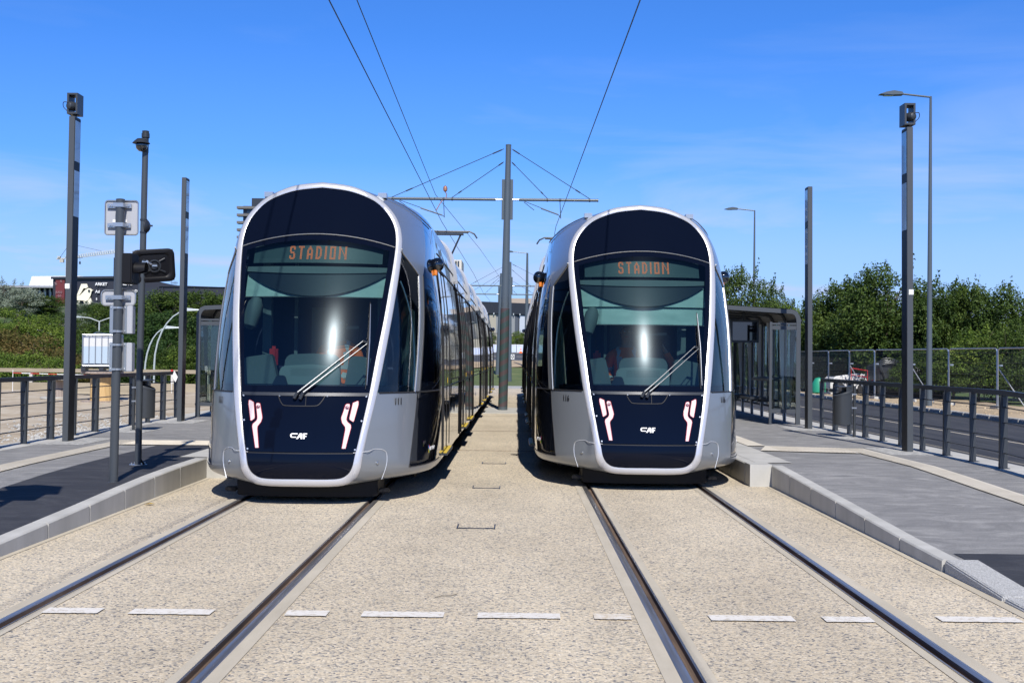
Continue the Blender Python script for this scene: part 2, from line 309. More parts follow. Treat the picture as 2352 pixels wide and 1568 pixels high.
def cr(pts, sub):
    res = []; n = len(pts)
    for i in range(n - 1):
        p0, p1, p2, p3 = pts[max(i - 1, 0)], pts[i], pts[i + 1], pts[min(i + 2, n - 1)]
        for k in range(sub):
            t = k / sub; res.append(tuple(0.5 * ((2 * b) + (c - a) * t + (2 * a - 5 * b + 4 * c - d) * t * t + (-a + 3 * b - 3 * c + d) * t ** 3) for a, b, c, d in zip(p0, p1, p2, p3)))
    res.append(tuple(pts[-1])); return res

# ================================================================== SETTING
LX, RX = -2.275, 1.605            # track centres
def zl(Y): return interp(Y, [(6, 0.03), (9, 0.10), (10, 0.128), (11, 0.158), (12, 0.198), (13.3, 0.238), (14.3, 0.252), (15.4, 0.255), (60, 0.255)])
def zr(Y): return interp(Y, [(6.8, 0.015), (7.9, 0.025), (9.05, 0.092), (10, 0.11), (11, 0.142), (12, 0.178), (13, 0.204), (14, 0.238), (15.1, 0.27), (70, 0.27)])
def smooth01(t): t = max(0, min(1, t)); return t * t * (3 - 2 * t)
def terrain(x, y):
    base = -0.06
    c = interp(y, [(68, -0.06), (84, -0.02), (95, 0.38), (110, 0.95), (120, 1.32), (146, 2.28), (170, 2.5), (300, 4), (900, 6)])
    l = interp(y, [(49, -0.1), (58, -0.9), (80, -1.3), (105, 0.8), (140, 5.5), (200, 10), (280, 13), (900, 14)])
    r = interp(y, [(10, -0.06), (60, -0.06), (120, 1.2), (300, 4), (900, 6)])
    z = lerp(c, l, smooth01((-x - 9) / 8)); z = lerp(z, r, smooth01((x - 10) / 8)); return z
# --- ground sheet
m = mat('ground_mix', rough=0.95); noise_col(m, [(0.36, (0.045, 0.085, 0.018)), (0.52, (0.075, 0.115, 0.03)), (0.62, (0.22, 0.18, 0.11)), (0.75, (0.34, 0.28, 0.19))], 0.16, 10, 0.68, (1, 1, 1), 0.5, 8); M['ground'] = m
xs = [-900, -500, -300, -200, -150, -120, -100, -80] + list(range(-70, 71, 3)) + [80, 100, 150, 250, 500, 900]
ys = [-60, -20, 0, 20, 40] + list(range(46, 200, 4)) + [220, 250, 300, 400, 600, 1000, 2500]
g_ = MB(); g_.grid([[(x, y, terrain(x, y)) for x in xs] for y in ys]); o = g_.build('ground', M['ground'], smooth=True); tag(o, kind='structure')
# --- grass between the tracks' end and the far road
m = mat('lawn', rough=0.95); noise_col(m, [(0.3, (0.05, 0.085, 0.02)), (0.5, (0.095, 0.13, 0.035)), (0.7, (0.20, 0.20, 0.08))], 0.8, 10, 0.7, (1, 1, 1), 0.6, 30); M['lawn'] = m
g_ = MB(); g_.grid([[(x, y, terrain(x, y) + 0.03) for x in (-12, -8, -4, -2, 0, 2, 4, 8, 13)] for y in (69.6, 76, 84, 90, 95, 100, 106)]); tag(g_.build('grass', M['lawn'], smooth=True), kind='structure')
m = mat('soil', rough=0.95); noise_col(m, [(0.3, (0.26, 0.20, 0.13)), (0.5, (0.40, 0.31, 0.20)), (0.7, (0.52, 0.42, 0.29))], 0.5, 10, 0.7, (1, 1, 1), 0.8, 6); M['soil'] = m
g_ = MB(); rr = random.Random(3)
g_.grid([[(x, y, terrain(x, y) + (0.06 + rr.random() * (0.55 if x > 1 and 108 < y < 118 else 0.08))) for x in [-14 + i * 1.5 for i in range(20)]] for y in (105.5, 108, 110, 112, 114, 116, 119.5)]); tag(g_.build('bare_soil', M['soil'], smooth=True), kind='structure')
M['farroad'] = asphalt('far_road_asphalt', (0.045, 0.048, 0.055), (0.065, 0.068, 0.078), (0.09, 0.094, 0.105))
g_ = MB(); g_.grid([[(x, y, terrain(x, y) + 0.05) for x in (-30, -14, -8, 0, 8, 14, 30)] for y in (119.5, 128, 137, 146)]); tag(g_.build('far_road', M['farroad'], smooth=True), kind='structure')
g_ = MB()
for i in range(-9, 8): g_.grid([[(i * 3.4 + 0.9 * q + (y - 132) * 0.0, y, terrain(i * 3.4 + 0.9 * q, y) + 0.075) for q in (0, 1, 2)] for y in (131.6, 132.2)])
g_.grid([[(x, y, terrain(x, y) + 0.12) for x in (-30, -10, 0, 10, 30)] for y in (119.2, 119.7)]); g_.grid([[(x, y, terrain(x, y) + 0.075) for x in (-30, -10, 0, 10, 30)] for y in (144.4, 144.9)])
tag(g_.build('far_road_markings', M['paint']), kind='structure')
# --- gravel strip at the end of the concrete
m = mat('pale_gravel', rough=0.95); noise_col(m, [(0.35, (0.22, 0.22, 0.22)), (0.5, (0.36, 0.36, 0.35)), (0.65, (0.52, 0.51, 0.49))], 14, 6, 0.7, (1, 1, 1), 0.6); M['gravel'] = m
g_ = MB(); g_.grid([[(x, y, 0.0) for x in (-4, 0, 4)] for y in (63.5, 69.7)]); tag(g_.build('gravel_strip', M['gravel']), kind='structure')
# --- track bed: strips between the rail grooves
G0, G1 = 0.655, 0.772
edges = [(-4.05, LX - G1), (LX - G0, LX + G0), (LX + G1, RX - G1), (RX - G0, RX + G0), (RX + G1, 3.4)]
g_ = MB()
for a, b_ in edges: g_.grid([[(a, y, 0.0), (b_, y, 0.0)] for y in (-6, 30, 63.5)])
tag(g_.build('track_bed', M['agg']), kind='structure')
g_ = MB()
for c in (LX, RX):
    for s_ in (-1, 1):
        a, b_ = sorted((c + s_ * G1, c + s_ * (G1 + 0.085))); g_.grid([[(a, y, 0.004), (b_, y, 0.004)] for y in (-6, 63.5)])
        a, b_ = sorted((c + s_ * G0, c + s_ * (G0 - 0.06))); g_.grid([[(a, y, 0.004), (b_, y, 0.004)] for y in (-6, 63.5)])
g_.grid([[(-4.02, y, 0.004), (-3.93, y, 0.004)] for y in (-6, 15.4)]); g_.grid([[(3.17, y, 0.004), (3.32, y, 0.004)] for y in (-6, 15.1)])
tag(g_.build('rail_surround', M['paste']), kind='structure')
g_ = MB()
for y in (20.5, 26.02, 32.68, 45):
    g_.box(LX + G1 + .12, RX - G1 - .12, y, y + 0.02, 0.0005, 0.0045)
tag(g_.build('expansion_joints', M['rust']), kind='structure')
g_ = MB(); g_.box(-0.95, 0.28, 34.4, 38.4, -0.02, 0.012); tag(g_.build('mast_slab', M['kerb']), kind='structure')
# --- rails
for c, s_, lab in [(LX, -1, 'leftmost grooved rail, left rail of the track under tram 111'), (LX, 1, 'grooved rail right of the one at far left, right rail under tram 111'),
                   (RX, -1, 'grooved rail running under the left side of tram 116'), (RX, 1, 'rightmost grooved rail, beside the right kerb, under tram 116')]:
    q = MB()
    def prof(pts, mi):
        q.m = mi; rows = [[(c + s_ * x, y, z) for x, z in pts] for y in (-6, 10, 30, 69.5)]; q.grid(rows)
    prof([(0.772, -0.03), (0.772, 0.005), (0.765, 0.010), (0.728, 0.012), (0.7195, 0.007)], 0)
    prof([(0.7195, 0.008), (0.7165, -0.024), (0.69, -0.028), (0.672, -0.024), (0.669, 0.006)], 1)
    prof([(0.669, 0.006), (0.657, 0.009), (0.655, -0.03)], 0)
    o = q.build('rail', [M['steel'], M['rust']], smooth=True, fix=False); tag(o, lab, 'rail', 'rails set in the concrete')
# --- painted dashes
dash = [(-2.88, -2.54), (-2.35, -1.85), (-1.40, -1.14), (-0.93, -0.43), (-0.22, 0.285), (0.49, 0.72), (1.20, 1.72), (1.90, 2.20), (2.62, 3.12)]
q = MB(); mw = mat('worn_paint', (0.66, 0.6, 0.5), 0.75); noise_col(mw, [(0.40, (0.56, 0.48, 0.36)), (0.62, (0.74, 0.71, 0.66))], 22, 6, 0.7)
for i, (a, b_) in enumerate(dash):
    q.m = 1 if i == 5 else 0
    y0_ = 7.27 + (0.04 if i == 8 else 0); n = 14; rj = random.Random(i)
    q.grid([[(lerp(a, b_, k / n) + (rj.random() - .5) * .006, y + (rj.random() - 0.5) * 0.010, 0.0085) for k in range(n + 1)] for y in (y0_, y0_ + 0.15)])
tag(q.build('dashed_line', [M['paint'], mw]), kind='structure')
# --- lifting anchors cast into the slab
for i, (x0, x1, y, lab) in enumerate([(-0.54, -0.18, 11.1, 'thin steel bracket frame set in the concrete, nearest of the three'), (-0.52, -0.18, 14.55, 'thin steel bracket frame set in the concrete, middle of the three'), (-0.50, -0.14, 17.95, 'thin steel bracket frame set in the concrete, farthest of the three')]):
    q = MB(); q.box(x0, x1, y, y + 0.012, 0.0, 0.008); q.box(x0, x0 + .012, y - .02, y + 0.26, 0.0, 0.0085); q.box(x1 - .012, x1, y - .02, y + 0.26, 0.0, 0.0085); q.box(x0 + .02, x0 + .09, y + .03, y + .045, 0, .006)
    q.box(x1 - .09, x1 - .02, y + .03, y + .045, 0, .006)
    tag(q.build('steel_bracket', M['dark']), lab, 'bracket', 'steel brackets set between the tracks')
# --- platforms
def slab(name, material, x0, x1, ys, zf, dz, bottom=-0.08, wall=True, xf=None):
    q = MB(); rows = []
    for y in ys:
        a, b_ = (x0, x1) if xf is None else xf(y); z = zf(y) + dz
        rows.append([(a, y, bottom), (a, y, z), (b_, y, z), (b_, y, bottom)] if wall else [(a, y, z), (b_, y, z)])
    q.grid(rows)
    if wall:
        for r_ in (rows[0], rows[-1]): q.add(r_, [(0, 1, 2, 3)])
    return tag(q.build(name, material), kind='structure')
Yl = [3, 6, 9, 10, 11, 12, 12.7, 13.3, 14.3, 15.44]
slab('platform_left', M['asph'], -7.0, -4.13, Yl, zl, 0); slab('platform_left_rear', M['asph'], -7.0, -3.86, [15.44, 22, 30, 62], zl, 0)
slab('platform_left_edging', M['kerb'], -7.45, -7.0, Yl + [22, 30, 62], zl, 0.004)
Yr = [5.5, 6.8, 7.9, 9.05, 10, 11, 12, 13, 14, 15.1]
slab('platform_right', M['asph'], 3.37, 6.0, Yr, zr, 0); slab('platform_right_rear', M['asph'], 3.1, 6.0, [15.1, 22, 30, 66], zr, 0)
slab('platform_right_edging', M['kerb'], 6.0, 6.5, Yr + [22, 30, 66], zr, 0.004)
# surfaces laid on the platforms
slab('asphalt_patch', M['asph_new'], -5.25, -4.13, Yl, zl, 0.005, wall=False); slab('asphalt_patch_rear', M['asph_new'], -5.25, -4.0, [15.44, 17.5], zl, 0.005, wall=False)
slab('asphalt_patch_right', M['asph_new'], 3.42, 6.0, [5.5, 6.8, 7.9, 9.05, 9.33], zr, 0.005, wall=False)
slab('concrete_slab_left', M['kerb'], -4.36, -3.86, [15.5, 17.4, 40], zl, 0.009, wall=False)
q = MB(); q.add([(3.1, 15.36, .279), (3.57, 15.42, .279), (3.57, 17.5, .279), (3.5, 40, .279), (3.1, 40, .279)], [(0, 1, 2, 3, 4)]); tag(q.build('concrete_slab_right', M['kerb'], fix=False), kind='structure')
Ty = [3, 6, 9, 10, 11, 12, 13.3, 14.3, 15.4, 18.4]
slab('tactile_paving_left', M['tactile'], -6.11, -5.81, Ty, zl, 0.012, wall=False)
slab('tactile_paving_left_cross', M['tactile'], -5.8, -4.36, [17.5, 18.43], zl, 0.014, wall=False)
slab('tactile_paving_left_edge', M['tactile'], -4.66, -4.37, [18.44, 45], zl, 0.013, wall=False)
slab('tactile_paving_right', M['tactile'], 0, 0, [5.5, 7.9, 9.05, 10, 11, 12, 13, 14, 15.1, 17.15, 18.1], zr, 0.012, wall=False, xf=lambda y: (lerp(5.07, 4.95, smooth01((y - 11) / 7)), lerp(5.38, 5.26, smooth01((y - 11) / 7))))
q = MB(); q.add([(3.58, 17.46, .284), (4.94, 17.14, .284), (4.94, 18.1, .284), (3.85, 18.42, .284)], [(0, 1, 2, 3)]); tag(q.build('tactile_paving_right_cross', M['tactile']), kind='structure')
slab('tactile_paving_right_edge', M['tactile'], 3.58, 3.86, [18.43, 45], zr, 0.013, wall=False)
# ribs of the tactile paving
q = MB(); k = 0
y = 17.56
while y < 18.42: q.box(-5.8, -4.37, y, y + .022, zl(y) + .013, zl(y) + .016); y += 0.055
for x in [-6.09 + .055 * i for i in range(5)]: q.grid([[(x, yy, zl(yy) + .015), (x + .022, yy, zl(yy) + .015)] for yy in Ty])
x = 3.9
while x < 4.92: q.box(x, x + .022, 17.47 - (x - 3.9) * .23, 18.35 - (x - 3.9) * .23, .2835, .287); x += 0.055
for i in range(5): q.grid([[(lerp(5.09, 4.97, smooth01((yy - 11) / 7)) + .055 * i + dx, yy, zr(yy) + .015) for dx in (0, .022)] for yy in [5.5, 7.9, 9.05, 10, 11, 12, 13, 14, 15.1, 17.15, 18.1]])
tag(q.build('tactile_ribs', M['tactile'], fix=False), kind='structure')
# --- kerbs with joints between the stones
q = MB(); rj = random.Random(5)
def stone(q, xf, xb, ya, yb, zf, sgn):
    d = 0.012
    ya += .011; yb -= .011; za, zb = zf(ya) + .006, zf(yb) + .006
    prof = lambda y, z: [(xf, y, -.08), (xf, y, z - d), (xf + sgn * d, y, z), (xb, y, z), (xb, y, -.08)]
    A, B = prof(ya, za), prof(yb, zb); n = 5
    q.add(A + B, [tuple(range(n)), tuple(range(n, 2 * n))[::-1]] + [(i, (i + 1) % n, n + (i + 1) % n, n + i) for i in range(n)])
y = 3.2
while y < 14.9: stone(q, -3.985, -4.128, y, y + 1 if y < 14 else 15.425, zl, -1); y += 1.0 if y < 14 else 2
q.box(-3.987, -3.7, 15.42, 15.80, -.08, .266); 
y = 15.81
while y < 61: stone(q, -3.7, -3.855, y, y + 1, zl, -1); y += 1.0
tag(q.build('kerb_left', M['kerb']), kind='structure')
q = MB(); y = 9.05
while y < 15.0: stone(q, 3.235, 3.368, y, min(y + 1.006, 15.10), zr, 1); y += 1.006
q.box(2.965, 3.24, 15.09, 15.45, -.08, .28)
y = 15.46
while y < 65: stone(q, 2.965, 3.098, y, y + 1, zr, 1); y += 1.0
tag(q.build('kerb_right', M['kerb']), kind='structure')
q = MB(); stone(q, 3.245, 3.50, 7.95, 9.04, lambda y: interp(y, [(7.9, .03), (9.05, .10)]), 1); stone(q, 3.245, 3.50, 6.9, 7.94, lambda y: interp(y, [(6.9, .015), (7.95, .03)]), 1); stone(q, 3.245, 3.5, 5.8, 6.88, lambda y: .014, 1)
tag(q.build('granite_kerb', M['granite'], bevel=.008), kind='structure')
# backing of the joints
q = MB(); q.grid([[(-4.1, y, -.05), (-4.1, y, zl(y) - .01)] for y in Yl]); q.grid([[(3.30, y, -.05), (3.30, y, zr(y) - .01)] for y in Yr[3:]]); tag(q.build('kerb_mortar', M['rust']), kind='structure')
# pads at the mast feet
for x0, x1, y0_, y1_, zf in [(-7.0, -6.35, 17.55, 18.9, zl), (-7.0, -6.3, 23.3, 24.6, zl), (-7.0, -6.35, 20.4, 21.6, zl), (5.35, 6.0, 17.1, 18.4, zr), (5.3, 6.0, 22.9, 24.2, zr), (5.5, 6.0, 20.5, 21.6, zr)]:
    q = MB(); q.box(x0, x1, y0_, y1_, .2, zf(y0_) + .005); tag(q.build('footing_pad', M['gravel']), kind='structure')
# --- road on the right with far kerb, soil verge
q = MB(); q.grid([[(x, y, 0.0) for x in (6.5, 10, 13.3)] for y in (2, 30, 60, 110)]); tag(q.build('road', M['road']), kind='structure')
q = MB(); q.grid([[(10.02, y, 0.004), (10.10, y, 0.004)] for y in (2, 60)]); q.grid([[(8.0, y, 0.004), (8.03, y, 0.004)] for y in (2, 60)]); tag(q.build('road_joint', M['paste']), kind='structure')
q = MB(); y = 20
while y < 75: q.box(13.35, 13.62, y + .01, y + .97, -.05, .12); y += 0.98
tag(q.build('road_kerb', M['gravel'], bevel=.02), kind='structure')
q = MB(); rr = random.Random(8); q.grid([[(x, y, .02 + rr.random() * .08) for x in (13.62, 14.3, 15, 15.7, 16.4, 17.2, 18.5)] for y in range(16, 80, 1)]); tag(q.build('soil_verge', M['soil'], smooth=True), kind='structure')
# --- yard on the left
m = mat('yard_earth', rough=0.95); noise_col(m, [(0.25, (0.25, 0.20, 0.14)), (0.45, (0.38, 0.31, 0.22)), (0.6, (0.47, 0.41, 0.32)), (0.8, (0.55, 0.51, 0.45))], 0.8, 12, 0.72, (1, 1, 1), 1.0, 5); M['yard'] = m
q = MB(); rr = random.Random(11)
def yz(x, y): return 0.02 + 0.10 * math.sin(x * .9 + y * .35) * math.sin(y * .5) * smooth01((-x - 9) / 3)
xx = [-7.44, -7.9] + [-8.4 - .6 * i for i in range(22)] + [-24, -28, -35, -45]
q.grid([[(x, y, (yz(x, y) + rr.random() * .05) if x < -8 else .16 - .1 * (-7.44 - x)) for x in xx] for y in [4 + .6 * i for i in range(75)]]); tag(q.build('yard', M['yard'], smooth=True), kind='structure')
# loose stones by the fence: nobody could count them
q = MB(); rr = random.Random(17)
for i in range(2600):
    y = rr.uniform(12, 30); x = -7.55 - abs(rr.gauss(0, 1.5)); s_ = rr.uniform(.012, .045) * (1.6 if rr.random() < .06 else 1); c = Vector((x, y, (yz(x, y) if x < -8 else .12) + .03)); vs = []
    for k in range(6):
        a = k * 1.047; vs.append(c + Vector((math.cos(a) * s_ * rr.uniform(.7, 1.2), math.sin(a) * s_ * rr.uniform(.7, 1.2), rr.uniform(-.2, .25) * s_)))
    vs.append(c + Vector((0, 0, s_ * .75))); q.add(vs, [(k, (k + 1) % 6, 6) for k in range(6)])
tag(q.build('gravel', M['gravel'], fix=False), 'loose pale stones strewn along the foot of the left railing', 'gravel', kind='stuff')
q = MB(); rr = random.Random(19)
for i in range(420):
    y = rr.uniform(24, 62); x = rr.uniform(13.7, 16.5); s_ = rr.uniform(.02, .065); c = Vector((x, y, .07)); vs = []
    for k in range(5):
        a = k * 1.2566; vs.append(c + Vector((math.cos(a) * s_ * rr.uniform(.7, 1.2), math.sin(a) * s_ * rr.uniform(.7, 1.2), 0)))
    vs.append(c + Vector((0, 0, s_ * .8))); q.add(vs, [(k, (k + 1) % 5, 5) for k in range(5)])
tag(q.build('rubble', M['soil'], fix=False), 'broken stone rubble on the soil verge under the mesh fence', 'rubble', kind='stuff')

# ================================================================== TRAMS
KX = 0.25
PZ = [(.05, .13), (.28, .05), (.42, 0.0), (.6, .02), (.9, .09), (1.2, .19), (1.6, .335), (2.2, .59), (2.93, .955), (3.2, 1.09), (3.61, 1.31), (4, 1.5)]
_t = cr(PZ, 8)
def fy(z): return interp(z, _t)
def mask(x, z, off=0.0): return (x, fy(z) + KX * x * x + off, z)
INc = cr([(0, .29), (.36, .29), (.48, .325), (.545, .41), (.575, .55), (.61, .72), (.69, 1.18), (.745, 1.6), (.80, 2.0), (.835, 2.34), (.86, 2.6), (.875, 2.83), (.87, 2.97), (.845, 3.09), (.785, 3.21), (.67, 3.345), (.53, 3.43), (.3, 3.505), (0, 3.54)], 4)
OUTc = cr([(0, .205), (.40, .21), (.555, .265), (.63, .37), (.66, .55), (.69, .72), (.775, 1.18), (.835, 1.6), (.885, 2.0), (.92, 2.34), (.94, 2.6), (.948, 2.83), (.94, 2.98), (.905, 3.12), (.83, 3.26), (.70, 3.395), (.55, 3.487), (.32, 3.573), (0, 3.61)], 4)
SEC = cr([(0, .25), (.7, .25), (1.20, .25), (1.325, .285), (1.34, .42), (1.34, .7), (1.34, 1.18), (1.335, 1.6), (1.32, 2.0), (1.285, 2.34), (1.25, 2.6), (1.222, 2.83), (1.205, 2.97), (1.18, 3.12), (1.135, 3.3), (1.05, 3.43), (.90, 3.52), (.5, 3.57), (0, 3.58)], 4)
NOSE = 2.6
def nend(j): return NOSE + 1.1 * smooth01((SEC[j][1] - 2.55) / .9)
def xin(z):
    best = 0
    for (a, za), (b, zb) in zip(INc, INc[1:]):
        if (za - z) * (zb - z) <= 0 and abs(zb - za) > 1e-9: best = max(best, a + (b - a) * (z - za) / (zb - za))
    return best
def shell(j, s):
    (xf, zf), (xm, zm) = OUTc[j], SEC[j]
    yf = fy(zf) + KX * xf * xf
    g = 1 - (1 - s) ** interp(zf, [(.3, 4.0), (.7, 3.5), (1.2, 3.2), (2.7, 2.3)]); g2 = 1 - (1 - s) ** 1.8
    return (xf + (xm - xf) * g, yf + (nend(j) - yf) * s, zf + (zm - zf) * g2)
LEN = 39.2
def split_faces(bm, classify):
    groups = {}
    for f in bm.faces:
        c = f.calc_center_median(); groups.setdefault(classify(c, f), []).append([tuple(v.co) for v in f.verts])
    return groups
def mesh_from_faces(name, faces, material, parent, smooth=True, fix=False):
    q = MB(); idx = {}
    for f in faces:
        ids = []
        for p in f:
            k = (round(p[0], 5), round(p[1], 5), round(p[2], 5))
            if k not in idx: idx[k] = len(q.v); q.v.append(p)
            ids.append(idx[k])
        if len(set(ids)) > 2: q.f.append(tuple(ids)); q.mi.append(0)
    return q.build(name, material, parent, smooth=smooth, fix=fix, ang=30)
def glyph(rows): return rows.strip().split()
FONT = {
 'S': glyph('.####. ###### ##..## ##..## ##.... ##.... .####. .####. ....## ....## ##..## ##..## ###### .####.'),
 'T': glyph('###### ###### ..##.. ..##.. ..##.. ..##.. ..##.. ..##.. ..##.. ..##.. ..##.. ..##.. ..##.. ..##..'),
 'A': glyph('..##.. ..##.. .####. .####. ##..## ##..## ##..## ##..## ###### ###### ##..## ##..## ##..## ##..##'),
 'D': glyph('####.. #####. ##.##. ##..## ##..## ##..## ##..## ##..## ##..## ##..## ##..## ##.##. #####. ####..'),
 'I': glyph('## ## ## ## ## ## ## ## ## ## ## ## ## ##'),
 'O': glyph('###### ###### ##..## ##..## ##..## ##..## ##..## ##..## ##..## ##..## ##..## ##..## ###### ######'),
 'N': glyph('##....## ##....## ###...## ###...## ##.#..## ##.#..## ##..#.## ##..#.## ##...### ##...### ##....## ##....## ##....## ##....##')}

def make_tram(number, label, low_blind):
    T = thing('tram', label, 'tram', (0, 0, 0), 0, 'trams standing side by side at the stop')
    nose = []      # parts repeated at the far end
    # ---- shell of the cab
    bm = bmesh.new(); NS = 26; nj = len(SEC); ss = [(i / NS) ** 1.25 for i in range(NS + 1)]
    for sg in (1, -1):
        g = [[bm.verts.new(tuple((sg * p[0], p[1], p[2]))) for p in (shell(j, s) for s in ss)] for j in range(nj)]
        for j in range(nj - 1):
            for i in range(NS):
                f = (g[j][i], g[j][i + 1], g[j + 1][i + 1], g[j + 1][i])
                bm.faces.new(f if sg < 0 else f[::-1])
    bmesh.ops.remove_doubles(bm, verts=bm.verts, dist=1e-5); bmesh.ops.recalc_face_normals(bm, faces=bm.faces)
    def cut(p, q):    # line in the y-z plane
        (y1, z1), (y2, z2) = p, q; d = Vector((0, y2 - y1, z2 - z1)); n = Vector((1, 0, 0)).cross(d).normalized()
        bmesh.ops.bisect_plane(bm, geom=bm.verts[:] + bm.edges[:] + bm.faces[:], dist=1e-5, plane_co=(0, y1, z1), plane_no=n)
    def side(y, z, p, q):   # > 0 behind the line (larger y)
        (y1, z1), (y2, z2) = p, q; return (y - y1) * (z2 - z1) - (z - z1) * (y2 - y1)
    A0, A1 = (0, 1.195), (3, 1.195)
    B0, B1 = (0.9, 2.93), (1.47, 2.545)          # slanted top of the first side window
    P0, P1 = (.935, 1.195), (1.46, 2.55)           # front of the pillar
    C0, C1 = (1.06, 1.195), (1.60, 2.55)         # back of the pillar
    E0, E1 = (1.60, 2.55), (2.6, 3.42)           # back of the silver roof panel
    D0, D1 = (.70, .37), (1.0, 1.195)            # lower silver / black edge
    for p, q in ((A0, A1), (B0, B1), (P0, P1), (C0, C1), (E0, E1), (D0, D1), ((0, .37), (3, .37)), ((0, 2.40), (3, 2.40)), ((0, 1.30), (3, 1.30)), ((1.85, 0), (1.85, 3))): cut(p, q)
    def cls(c, f):
        y, z = c.y, c.z; sgn = 'R' if c.x > 0 else 'L'
        if z > 1.195:
            if z > 2.55 and side(y, z, E0, E1) < 0 or (z <= 2.55 and side(y, z, C0, C1) < 0) or z > 3.42:
                if side(y, z, P0, P1) < 0 and (z - B0[1]) < (y - B0[0]) * (B1[1] - B0[1]) / (B1[0] - B0[0]): return 'win1' + sgn
                return 'silver'
            if 1.30 < z < 2.40 and side(y, z, C0, C1) > 0.0 and y < 1.85: return 'win2' + sgn
            return 'black' + sgn
        if z > .37 and side(y, z, D0, D1) > 0: return 'black' + sgn
        return 'silver'
    grp = split_faces(bm, cls); bm.free()
    nose.append(mesh_from_faces('cab_shell', grp['silver'], M['silver'], T)); nose += [mesh_from_faces('cab_side_panel', grp[k], M['black'], T) for k in ('blackR', 'blackL')]
    for k in ('win1R', 'win1L', 'win2R', 'win2L'): nose.append(mesh_from_faces('side_window', grp[k], M['cabglass'], T))
    # ---- trims along window edges, following the shell
    def on_shell(y, z, sg, off=0.004):
        lo, hi = 4 * 4, 16 * 4; best = None
        for j in range(14, 66):
            (xf, zf), (xm, zm) = OUTc[j], SEC[j]; yf = fy(zf) + KX * xf * xf; s = max(0.0, min(1, (y - yf) / (nend(j) - yf))); p = shell(j, s)
            if best is None or abs(p[2] - z) < best[0]: best = (abs(p[2] - z), p, j)
        d, p, j = best; j2 = j + 1 if p[2] < z else j - 1
        (xf, zf) = OUTc[j2]; yf = fy(zf) + KX * xf * xf; s = max(0.0, min(1, (y - yf) / (nend(j2) - yf))); p2 = shell(j2, s)
        t = (z - p[2]) / (p2[2] - p[2]) if abs(p2[2] - p[2]) > 1e-6 else 0
        return Vector((sg * (p[0] + (p2[0] - p[0]) * t + off), y, z))
    for sg in (1, -1):
        q = MB(); pts = [on_shell(lerp(P0[0], P1[0], t), lerp(P0[1], P1[1], t), sg) for t in [i / 12 for i in range(13)]]; q.path(pts, .010, 6)
        pts = [on_shell(lerp(1.06, 1.47, 1 - t), 2.82 + (lerp(1.06, 1.47, 1 - t) - 1.06) * -.675 + .0, sg) for t in [i / 8 for i in range(9)]]; q.path(pts, .010, 6)
        nose.append(q.build('window_trim', M['galv'], T, smooth=True))
        q = MB(); pts = [on_shell(lerp(.36, 1.98, t), 1.195, sg, .0) for t in [i / 24 for i in range(25)]]; q.path(pts, .009, 6); 
        pts = [on_shell(lerp(C0[0], C1[0], t), lerp(C0[1], C1[1], t), sg, .002) for t in [i / 12 for i in range(13)]]; q.path(pts, .008, 6)
        pts = [on_shell(lerp(D1[0], D0[0], t), lerp(D1[1], D0[1], t), sg, 0) for t in [i / 10 for i in range(11)]] + [on_shell(lerp(.73, 2.1, t), .37, sg, 0) for t in [i / 14 for i in range(15)]]; q.path(pts, .006, 6)
        nose.append(q.build('rubber_seal', M['rubber'], T, smooth=True))
        # curved strip inside the first side window
        q = MB(); pts = []
        for t in [i / 14 for i in range(15)]:
            z = lerp(1.22, 2.45, t); y = .92 + (.12 + .36 * t) * 1.0 - .30 * t ** 3; pts.append(on_shell(min(y, 1.5) - .10, z, sg, -.02))
        q.path(pts, .010, 6); nose.append(q.build('window_strip', M['interwhite'], T, smooth=True))
    # ---- frame ring around the front
    rows = []
    for j in range(len(INc)):
        (xi, zi), (xo, zo) = INc[j], OUTc[j]
        r = []
        for t, h in ((0, .012), (0.06, -.010), (.3, -.020), (.7, -.020), (.94, -.008), (1, .006)):
            x, z = lerp(xi, xo, t), lerp(zi, zo, t); r.append(mask(x, z, h))
        rows.append(r)
    q = MB(); q.grid(rows); q.grid([[(-p[0], p[1], p[2]) for p in r] for r in rows], flip=True)
    o = q.build('front_frame', M['frame'], T, smooth=True, merge=True); nose.append(o)
    # ---- front panels: rows across the front
    def panel(name, material, zs, drop, off=0.0, urange=None, n=20, mirror=False):
        rows = []
        for zc_ in zs:
            d = drop(zc_); ze = zc_ - d; xe = xin(ze)
            if urange: us = [urange[0] + (urange[1] - urange[0]) * k / n for k in range(n + 1)]
            else: us = [-1 + 2 * k / n for k in range(n + 1)]
            rows.append([mask(u * xe, zc_ - d * u * u, off) for u in us])
        q = MB(); q.grid(rows); return q.build(name, material, T, smooth=True)
    nd = lambda z: 0.0
    bd = lambda z: interp(z, [(1.2, 0), (1.4, .004), (2.3, .06), (2.97, .135), (3.1, .11), (3.3, .045), (3.535, 0.0)])
    zb = [.2905, .2915, .295, .30, .31, .325, .345, .37, .40, .44, .49, .53, .557]
    nose.append(panel('bumper_panel', M['blackf'], zb, nd)); nose.append(panel('front_panel', M['blackf'], [.575, .62, .7, .8, .9, 1.0, 1.1, 1.165], nd))
    o = panel('panel_gap', M['rubber'], [.555, .577], nd, .012); nose.append(o)
    nose.append(panel('windscreen_sill', M['dark'], [1.163, 1.18, 1.197], nd, -.006))
    zt = [2.985, 3.05, 3.12, 3.19, 3.26, 3.32, 3.37, 3.41, 3.44, 3.465, 3.49, 3.51, 3.525, 3.534, 3.5385]
    nose.append(panel('brow_panel', M['blackf'], zt, bd))
    zw = [1.197] + [1.27 + (2.905 - 1.27) * i / 26 for i in range(27)] + [2.965]
    ws = panel('windscreen', M['screen'], zw[1:-1], bd, .004, (-.935, .935)); nose.append(ws)
    # black printed border of the windscreen
    q = MB()
